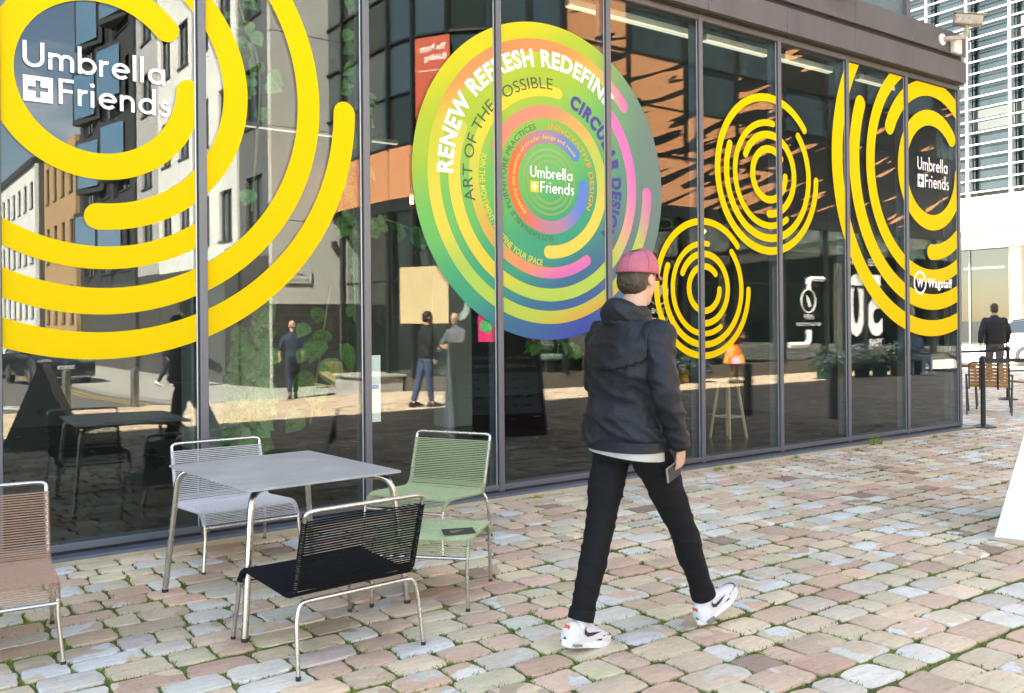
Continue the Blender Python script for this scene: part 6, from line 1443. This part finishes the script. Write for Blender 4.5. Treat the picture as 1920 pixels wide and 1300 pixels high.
def planter(label, x_, y_, c, seed):
    random.seed(seed); t = thing('flower_planter', label, 'planter', (x_, y_, gz(y_)), 0, 'flower planters along the showroom')
    obj('pot', MB().lathe([(0.17, 0), (0.20, 0.05), (0.225, 0.34), (0.24, 0.345), (0.24, 0.38), (0.215, 0.38), (0.20, 0.33), (0.0, 0.33)], (0, 0, 0), 18), c, t, 40)
    lf = MB(); fb_ = MB()
    for _ in range(620):
        a = random.uniform(0, 6.28); r_ = 0.42 * math.sqrt(random.random()); h = 0.22 + random.uniform(0.0, 0.72) * (1 - (r_ / 0.56) ** 2); cx, cy = r_ * math.cos(a), r_ * math.sin(a)
        q = Matrix.Rotation(random.uniform(0, 6.28), 3, 'Z') @ Matrix.Rotation(random.uniform(-1.0, 1.0), 3, 'X'); L = random.uniform(0.06, 0.11)
        lf.add([Vector((cx, cy, h)) + q @ Vector(p) for p in ((-L * 0.3, 0, 0), (0, -L * 0.5, 0.01), (L * 0.3, 0, 0), (0, L * 0.6, 0.012))], [(0, 1, 2, 3)])
        if random.random() < 0.16:
            fb_.sphere((cx, cy, h + 0.03), 0.016, 6, 4)
    obj('foliage', lf, mat('planter_leaves', (0.05, 0.095, 0.03), 0.6, var=0.4, scale=12), t); obj('blossom', fb_, mat('violet_blossom', (0.30, 0.30, 0.60), 0.7, var=0.3), t)['kind'] = 'stuff'
pots = [mat('yellow_bucket', (0.32, 0.22, 0.02), 0.5), mat('black_pot', (0.02, 0.02, 0.02), 0.5), mat('green_bucket', (0.02, 0.12, 0.09), 0.5)]
for k in range(11):
    planter('%s flower pot with violet blossom, %s along the showroom' % (('yellow', 'black', 'green')[k % 3], 'first second third fourth fifth sixth seventh eighth ninth tenth eleventh'.split()[k]), 15.6 + 0.62 * k + (2.2 if k > 4 else 0), -8.9 + (0.14 * k if k > 4 else 0) - (1.2 if k < 5 else 0), pots[k % 3], 40 + k)
# sandwich board beside the camera's view: a closed prism, plum panels and white end cheeks
t = thing('sandwich_board', 'plum sandwich board with white end standing at the right picture edge', 'sandwich board', (6.25, -3.3, 0), R(19))
hB, wB, sp = 1.22, 1.22, 0.64
for s in (0, 1):
    ang_ = math.atan2(sp / 2, hB); M = Matrix.Translation((0, 0, 0)) @ Matrix.Rotation(ang_, 4, 'X') if s == 0 else Matrix.Translation((0, -sp, 0)) @ Matrix.Rotation(-ang_, 4, 'X')
    Lp = math.hypot(hB, sp / 2); pnl = obj('panel', MB().bbox((0, -0.012 if s == 0 else 0, 0.004), (wB, 0.0 if s == 0 else 0.012, Lp - 0.004), 0.003).xf(M), m_plum, t)
    if s == 0:
        obj('grey_field', MB().box((0.05, 0.0008, 0.30), (wB - 0.05, 0.002, 0.84)).xf(M), mat('grey_print', (0.30, 0.31, 0.36), 0.5), pnl)
        def bt(txt, z_, cap, w, m):
            pl, ww = text_polys(txt, 0.01); b = MB()
            for q in pl: b.add([M @ Vector((wB - 0.08 - c[0] * w / ww, 0.003, z_ + c[1] * cap)) for c in q], [tuple(range(len(q)))])
            obj('lettering', b, m, pnl)['kind'] = 'stuff'
        bt('Thanks to our sponsors', 1.02, 0.06, 0.9, m_vinyl_w); bt('& installation partners', 0.91, 0.06, 0.9, m_vinyl_w)
        for r in range(4):
            for q in range(6): obj('sponsor_mark', MB().box((0.14 + 0.165 * q, 0.0022, 0.74 - 0.115 * r), (0.14 + 0.165 * q + 0.05 + 0.05 * ((q * 3 + r) % 3) / 2, 0.003, 0.765 - 0.115 * r)).xf(M), mat('dark_print', (0.05, 0.05, 0.06), 0.5), pnl)
for x_ in (-0.014, wB + 0.002):
    ck = obj('end_cheek', MB().prism([(-sp + 0.0, 0.004), (0.0, 0.004), (-sp / 2 + 0.006, hB - 0.006), (-sp / 2 - 0.006, hB - 0.006)], (x_, x_ + 0.012), Matrix(((0, 0, 1, 0), (1, 0, 0, 0), (0, 1, 0, 0), (0, 0, 0, 1)))), m_wb, t)
    obj('hand_hole', MB().bbox((x_ - 0.002, -sp / 2 - 0.05, 0.46), (x_ + 0.014, -sp / 2 + 0.05, 0.52), 0.003), m_gasket, ck)
# a second board close to the photographer: only its reflection shows, dark end cheek towards the glass
t = thing('sandwich_board', 'dark grey ended sandwich board reflected at the far left of the glass', 'sandwich board', (1.98, -5.95, 0), R(14))
hB, wB, sp = 1.0, 1.1, 0.84
for s in (-1, 1): obj('panel', MB().prism([(s * sp / 2, 0.004), (s * (sp / 2 - 0.014), 0.004), (s * 0.002, hB), (s * 0.014, hB)][::s], (0.006, wB), Matrix(((1, 0, 0, 0), (0, 0, -1, 0), (0, 1, 0, 0), (0, 0, 0, 1)))), m_plum, t)
ck = obj('end_cheek', MB().prism([(-sp / 2 + 0.012, 0.004), (sp / 2 - 0.012, 0.004), (0.004, hB - 0.02), (-0.004, hB - 0.02)], (-0.002, 0.010), Matrix(((1, 0, 0, 0), (0, 0, -1, 0), (0, 1, 0, 0), (0, 0, 0, 1)))), mat('board_grey', (0.20, 0.21, 0.21), 0.6), t)
obj('hand_hole', MB().lathe([(0, 0), (0.042, 0), (0.042, 0.006), (0, 0.006)], (0, 0, 0), 16).xf(Matrix.Translation((0, 0.0025, 0.42)) @ Matrix.Rotation(R(-90), 4, 'X')), m_gasket, ck)
# cardboard dumped by the wall
cbm = mat('brown_cardboard', (0.36, 0.23, 0.12), 0.85, var=0.1)
for k, (x_, y_, rz_, tl) in enumerate(((10.9, -16.9, 20, 12), (11.15, -17.0, 50, 30), (11.3, -17.1, -15, 48))):
    t = obj('cardboard_sheet', MB().bbox((-0.45, -0.3, 0), (0.45, 0.3, 0.012), 0.002).xf(Matrix.Rotation(R(tl), 4, 'Y')), cbm, None, None, (x_, y_, gz(y_) + 0.06 + 0.17 * k), R(rz_)); tag(t, '%s of the brown cardboard sheets dumped by the block wall' % ('lowest', 'middle', 'topmost')[k], 'cardboard', 'dumped cardboard')
ls = thing('stone_plinth', 'low grey stone plinth at the foot of the curved glazing', 'plinth', (10.9, -14.6, gz(-14.6))); obj('body', MB().bbox((-0.55, -0.8, -0.05), (0.55, 0.8, 0.38), 0.02), m_slab, ls); obj('coping', MB().bbox((-0.62, -0.87, 0.382), (0.62, 0.87, 0.45), 0.015), mat('kerb_granite', (0.33, 0.32, 0.31), 0.8), ls)

# ---- people seen in the glass
m_navy = mat('navy_shirt', (0.018, 0.035, 0.06), 0.8, var=0.15); m_jean = mat('blue_jeans', (0.045, 0.075, 0.15), 0.85, var=0.25, scale=5); m_lj = mat('pale_jeans', (0.35, 0.43, 0.50), 0.85, var=0.15)
h_dark = mat('dark_hair', (0.015, 0.011, 0.009), 0.6); h_grey = mat('grey_stubble', (0.28, 0.26, 0.25), 0.8)
person('balding man in navy shirt and trousers walking away across the passage', (8.35, -13.4, gz(-13.4)), R(-75), pose(kn_l=(0.14, 0.09, 0.51), an_l=(0.17, 0.09, 0.10), kn_r=(-0.03, -0.09, 0.50), an_r=(-0.20, -0.09, 0.12), ft_r=(0.92, 0, -0.38), el_r=(-0.03, -0.27, 1.17), wr_r=(0.04, -0.28, 0.92)),
       dict(top=m_navy, top_name='shirt', sleeve=0.5, bottom=mat('navy_trousers', (0.02, 0.03, 0.055), 0.85), hair='bald', hair_m=h_grey, shoe=mat('brown_leather', (0.06, 0.03, 0.015), 0.5)), 0.018)
person('man in black top and flat cap standing in talk, back to the showroom', (8.85, -8.35, gz(-8.3)), R(5), pose(el_r=(0.12, -0.26, 1.2), wr_r=(0.34, -0.18, 1.14), kn_r=(-0.10, -0.10, 0.5), an_r=(-0.22, -0.11, 0.085), an_l=(0.05, 0.12, 0.085)), dict(top=m_blk, bottom=m_jean, hair_m=h_dark, bulk=1.05), 0.018)
person('smiling balding man in grey striped shirt and jeans facing the man in black', (9.95, -9.0, gz(-9)), R(165), pose(el_r=(0.12, -0.26, 1.2), wr_r=(0.34, -0.14, 1.12), el_l=(0.12, 0.26, 1.2), wr_l=(0.34, 0.14, 1.10), head_yaw=R(-15)), dict(top=mat('grey_striped_shirt', (0.10, 0.10, 0.12), 0.8, var=0.3, scale=40, stretch=(6, 6, 0.3)), top_name='shirt', bottom=m_jean, hair='bald', hair_m=h_grey, bulk=1.10), 0.018)
def print_mat():
    m = bpy.data.materials.new('bright_skirt_print'); m.use_nodes = True; n, l = nt(m); b = n['Principled BSDF']; b.inputs['Roughness'].default_value = 0.8
    t = n.new('ShaderNodeTexCoord'); v = n.new('ShaderNodeTexVoronoi'); v.inputs['Scale'].default_value = 9; mp_ = n.new('ShaderNodeMapping'); mp_.inputs['Scale'].default_value = (1, 1, 0.5)
    l.new(t.outputs['Object'], mp_.inputs['Vector']); l.new(mp_.outputs['Vector'], v.inputs['Vector']); r = n.new('ShaderNodeValToRGB'); r.color_ramp.interpolation = 'CONSTANT'; e = r.color_ramp.elements
    sp_ = n.new('ShaderNodeSeparateColor'); l.new(v.outputs['Color'], sp_.inputs[0]); l.new(sp_.outputs[0], r.inputs['Fac'])
    for p, c in ((0.25, (0.85, 0.42, 0.03)), (0.5, (0.75, 0.10, 0.05)), (0.7, (0.75, 0.45, 0.55)), (0.85, (0.85, 0.65, 0.1))): q = e.new(p); q.color = (*c, 1)
    e[0].color = (0.8, 0.2, 0.03, 1); e[-1].position = 0.95; e[-1].color = (0.7, 0.65, 0.6, 1)
    l.new(r.outputs['Color'], b.inputs['Base Color']); return m
person('woman in brown cardigan and bright orange patterned skirt holding a phone', (18.15, -8.9, gz(-8.9)), R(90), pose(el_r=(0.08, -0.25, 1.18), wr_r=(0.28, -0.08, 1.18), el_l=(0.08, 0.25, 1.18), wr_l=(0.28, 0.08, 1.16), head_pitch=R(20)), dict(top=mat('brown_cardigan', (0.09, 0.03, 0.025), 0.9, var=0.2), bottom=None, skirt=print_mat(), hair='long', hair_m=h_dark, skin=mat('dark_skin', (0.16, 0.075, 0.045), 0.5)), 0.018)
for k, (x_, y_, tp, bt_) in enumerate(((7.9, -21.8, m_blk, mat('navy_track', (0.015, 0.02, 0.045), 0.7)), (8.4, -21.3, m_blk, m_lj))):
    person(('person in black jacket and navy track trousers', 'person in black jacket and pale jeans')[k] + ' walking along the side street footway', (x_, y_, gz(y_) + 0.05), R(20), pose(kn_l=(0.16, 0.09, 0.52), an_l=(0.22, 0.09, 0.10), kn_r=(-0.05, -0.09, 0.50), an_r=(-0.24, -0.09, 0.13), ft_r=(0.9, 0, -0.4)), dict(top=tp, bottom=bt_, hair_m=h_dark, shoe=mat('white_sole', (0.75, 0.75, 0.76), 0.6)), 0.022)
sit = dict(hip=(0, 0, 0.52), chest=(0.03, 0, 0.85), neck=(0.06, 0, 1.06), head=(0.10, 0, 1.20), sh_l=(0.05, 0.175, 1.0), sh_r=(0.05, -0.175, 1.0), el_l=(0.10, 0.24, 0.74), el_r=(0.10, -0.24, 0.74), wr_l=(0.32, 0.15, 0.68), wr_r=(0.32, -0.15, 0.68), hp_l=(0.02, 0.09, 0.50), hp_r=(0.02, -0.09, 0.50), kn_l=(0.44, 0.10, 0.50), kn_r=(0.44, -0.10, 0.50), an_l=(0.40, 0.10, 0.09), an_r=(0.46, -0.10, 0.09), head_pitch=R(18))
person('seated person in denim jacket and pale trousers by the planters', (23.6, -7.3, gz(-7.3)), R(100), pose(**sit), dict(top=mat('denim_jacket', (0.16, 0.24, 0.32), 0.85, var=0.15), bottom=m_lj, hair='long', hair_m=mat('brown_hair', (0.05, 0.03, 0.018), 0.6), shoe=mat('white_sole', (0.75, 0.75, 0.76), 0.6)), 0.02)
gc = thing('green_side_chair', 'dark green shell chair under the seated person in denim', 'chair', (23.6, -7.35, gz(-7.3)), R(10)); mg_ = mat('green_shell', (0.03, 0.11, 0.08), 0.5)
obj('seat', MB().bbox((-0.24, -0.23, 0.40), (0.24, 0.24, 0.43), 0.012), mg_, gc); obj('backrest', MB().bbox((-0.23, -0.02, 0.0), (0.23, 0.01, 0.42), 0.01).xf(Matrix.Translation((0, -0.25, 0.43)) @ Matrix.Rotation(R(12), 4, 'X')), mg_, gc)
for sx in (-1, 1):
    for sy in (-1, 1): obj('leg', MB().tube([(sx * 0.2, sy * 0.2, 0.40), (sx * 0.23, sy * 0.23, 0)], 0.012, 6), m_steel, gc)
# ------------------------------------------------------------------ inside the shop
m_tube = emis('cool_strip_light', (1.0, 0.93, 0.80), 0.06)
for k, (x0, x1, y_) in enumerate(((5.6, 7.31, 0.34), (7.5, 8.54, 0.34), (8.75, 9.75, 0.34), (4.2, 7.6, 7.2), (8.2, 9.8, 7.2), (10.3, 11.6, 0.34))):
    t = thing('strip_light', 'lit ceiling strip light inside the shop, %s' % ('over the multicoloured disc', 'behind the medium yellow rings', 'behind the large right rings', 'far at the back on the left', 'far at the back on the right', 'in the rightmost corner')[k], 'strip light', ((x0 + x1) / 2, y_, 4.47), 0, 'ceiling strip lights')
    h = (x1 - x0) / 2; obj('housing', MB().bbox((-h, -0.04, 0), (h, 0.04, 0.06), 0.004), mat('light_housing', (0.5, 0.5, 0.5), 0.5), t); obj('tube', MB().box((-h + 0.01, -0.036, -0.012), (h - 0.01, 0.036, -0.001)), m_tube, t)
    for s in (-1, 1): obj('hanger', MB().tube([(s * h * 0.8, 0, 0.06), (s * h * 0.8, 0, 0.128)], 0.004, 5), m_steel, t)
def pendant(label, x_, y_, z_):
    t = thing('pendant_bulb', label, 'lamp', (x_, y_, z_), 0, 'filament pendant bulbs')
    obj('bulb', MB().lathe([(0, -0.085), (0.03, -0.08), (0.05, -0.045), (0.048, -0.01), (0.025, 0.03), (0.016, 0.05)], (0, 0, 0), 16), glass('bulb_glass', 0.05, (1, 0.85, 0.6)), t, 60)
    obj('filament', MB().tube([(0.012, 0, 0.02), (0.014, 0, -0.05), (-0.014, 0, -0.05), (-0.012, 0, 0.02)], 0.0035, 5), emis('filament', (1, 0.55, 0.16), 12), t)
    obj('cap', MB().lathe([(0.017, 0.048), (0.018, 0.09), (0.006, 0.1)], (0, 0, 0), 10), m_gasket, t, 40); obj('flex', MB().tube([(0, 0, 0.09), (0, 0, 4.59 - z_)], 0.004, 5), m_gasket, t)
pendant('glowing filament bulb hanging inside, left of the multicoloured disc', 4.39, 1.2, 2.65)
pendant('glowing filament bulb hanging far back inside the shop', 9.3, 5.0, 2.6)
# climbing plants just behind the glass
m_leaf = mat('vine_leaf', (0.055, 0.15, 0.028), 0.5, var=0.6, scale=7, bump=0.15, bscale=40, spec=0.4); m_stem = mat('vine_stem', (0.16, 0.14, 0.06), 0.7)
def leafgeo(L):
    b = MB(); out = [(0, 0), (0.34, 0.10), (0.50, 0.35), (0.42, 0.65), (0.18, 0.9), (0, 1.08), (-0.18, 0.9), (-0.42, 0.65), (-0.50, 0.35), (-0.34, 0.10)]
    b.v = [(x * L, -0.10 * L * abs(x) * 2 + 0.10 * L * y_ * y_, y_ * L) for x, y_ in out] + [(0, 0.03 * L, 0.5 * L)]
    b.f = [(i, (i + 1) % 10, 10) for i in range(10)]
    return b
LEAF = leafgeo(1.0).mesh('leaf', 60)
def vine(label, pts, n, size, seed, spread):
    random.seed(seed); pts = [Vector(p) for p in pts]; t = thing('climbing_plant', label, 'plant', tuple(pts[0])); o0 = pts[0]
    path_ = bent(pts, 0.3, 6); obj('stem', MB().tube([p - o0 for p in path_], 0.008, 6), m_stem, t, 60)
    for i in range(n):
        f = (i + random.random()) / n * (len(path_) - 1); k = int(min(f, len(path_) - 1.001)); p = path_[k].lerp(path_[k + 1], f - k)
        s = size * random.uniform(0.55, 1.15); a = random.uniform(0, 6.28); off = Vector((math.cos(a), 0.6 * math.sin(a), 0)) * spread * random.uniform(0.2, 1.0)
        d = Vector((off.x, off.y, random.uniform(-0.9, -0.2) * spread)).normalized()
        lf = link('leaf', LEAF, m_leaf, t); nrm = Vector((random.gauss(0, 0.6), -1, random.gauss(0.35, 0.6))).normalized(); z_ = (d - nrm * d.dot(nrm)).normalized(); x_ = nrm.cross(z_) * -1
        lf.matrix_local = Matrix.Translation(p + off - o0) @ (Matrix((x_, nrm * -1, z_)).transposed() @ Matrix.Scale(s, 3)).to_4x4()
vine('thick leafy climber growing just behind the glass, left of the white paper notice', [(2.36, 0.30, 0.05), (2.42, 0.28, 0.6), (2.48, 0.27, 1.15), (2.54, 0.28, 1.75)], 190, 0.15, 4, 0.10)
vine('slender vine climbing the inside of the glass beside the second mullion', [(3.29, 0.2, 1.5), (3.27, 0.18, 2.4), (3.31, 0.16, 3.2), (3.29, 0.18, 4.5)], 80, 0.125, 9, 0.09)
vine('thin trailing sprig behind the big yellow rings', [(2.28, 0.2, 4.5), (2.38, 0.18, 3.7), (2.54, 0.18, 3.4), (2.46, 0.2, 2.3)], 26, 0.12, 12, 0.10)
vine('leafy sprig reaching out behind the lit filament bulb', [(3.30, 0.3, 2.2), (3.5, 0.3, 2.35), (3.9, 0.3, 2.25), (4.05, 0.3, 2.1)], 12, 0.15, 15, 0.07)
vine('trailing pothos below the multicoloured disc', [(5.15, 0.35, 1.30), (5.35, 0.32, 1.25), (5.6, 0.32, 1.28), (5.75, 0.32, 1.15)], 26, 0.12, 17, 0.10)
vine('faint large leaved plant further inside behind the concrete reflection', [(3.3, 1.1, 0.6), (3.4, 1.1, 1.2), (3.5, 1.1, 1.8)], 12, 0.24, 19, 0.22)
nt_ = thing('paper_notice', 'white paper notice stuck inside the glass right of the second mullion', 'notice', (3.375, 0.052, 0.80)); obj('sheet', MB().box((-0.055, 0, -0.10), (0.055, 0.002, 0.42)), mat('white_paper', (0.8, 0.8, 0.79), 0.7), nt_); obj('blue_print', MB().box((-0.04, -0.0012, 0.16), (0.04, -0.0002, 0.19)), mat('blue_print', (0.05, 0.15, 0.5), 0.6), nt_)
# furniture and stands inside
def wood_stool(x_, y_, label):
    t = thing('wooden_bar_stool', label, 'stool', (x_, y_, 0.02), 0, 'bar stools inside'); mw = mat('pale_oak', (0.45, 0.29, 0.14), 0.5, var=0.15, scale=6, stretch=(1, 1, 0.2))
    obj('seat', MB().lathe([(0.0, 0.70), (0.19, 0.70), (0.205, 0.715), (0.205, 0.735), (0.19, 0.745), (0.0, 0.745)], (0, 0, 0), 24), mw, t, 40)
    for k in range(4): a = R(45 + 90 * k); obj('leg', MB().tube([(0.11 * math.cos(a), 0.11 * math.sin(a), 0.70), (0.22 * math.cos(a), 0.22 * math.sin(a), 0)], 0.018, 8), mw, t, 40)
    obj('footrest', MB().tube([(0.18 * math.cos(R(45 + 90 * k)), 0.18 * math.sin(R(45 + 90 * k)), 0.26) for k in range(4)], 0.012, 6, closed=True), mw, t, 40)
wood_stool(8.9, 1.25, 'pale oak bar stool inside behind the smallest yellow rings')
for k, (x_, y_) in enumerate(((3.5, 4.6), (7.0, 4.6), (10.4, 4.6))):
    t = thing('concrete_column', 'square concrete column inside the shop, %s' % ('left', 'middle', 'right')[k], 'column', (x_, y_, 0.02), 0, 'interior columns'); obj('shaft', MB().bbox((-0.2, -0.2, 0), (0.2, 0.2, 4.57), 0.01), mat('interior_concrete', (0.20, 0.21, 0.19), 0.8, var=0.15, scale=2), t)
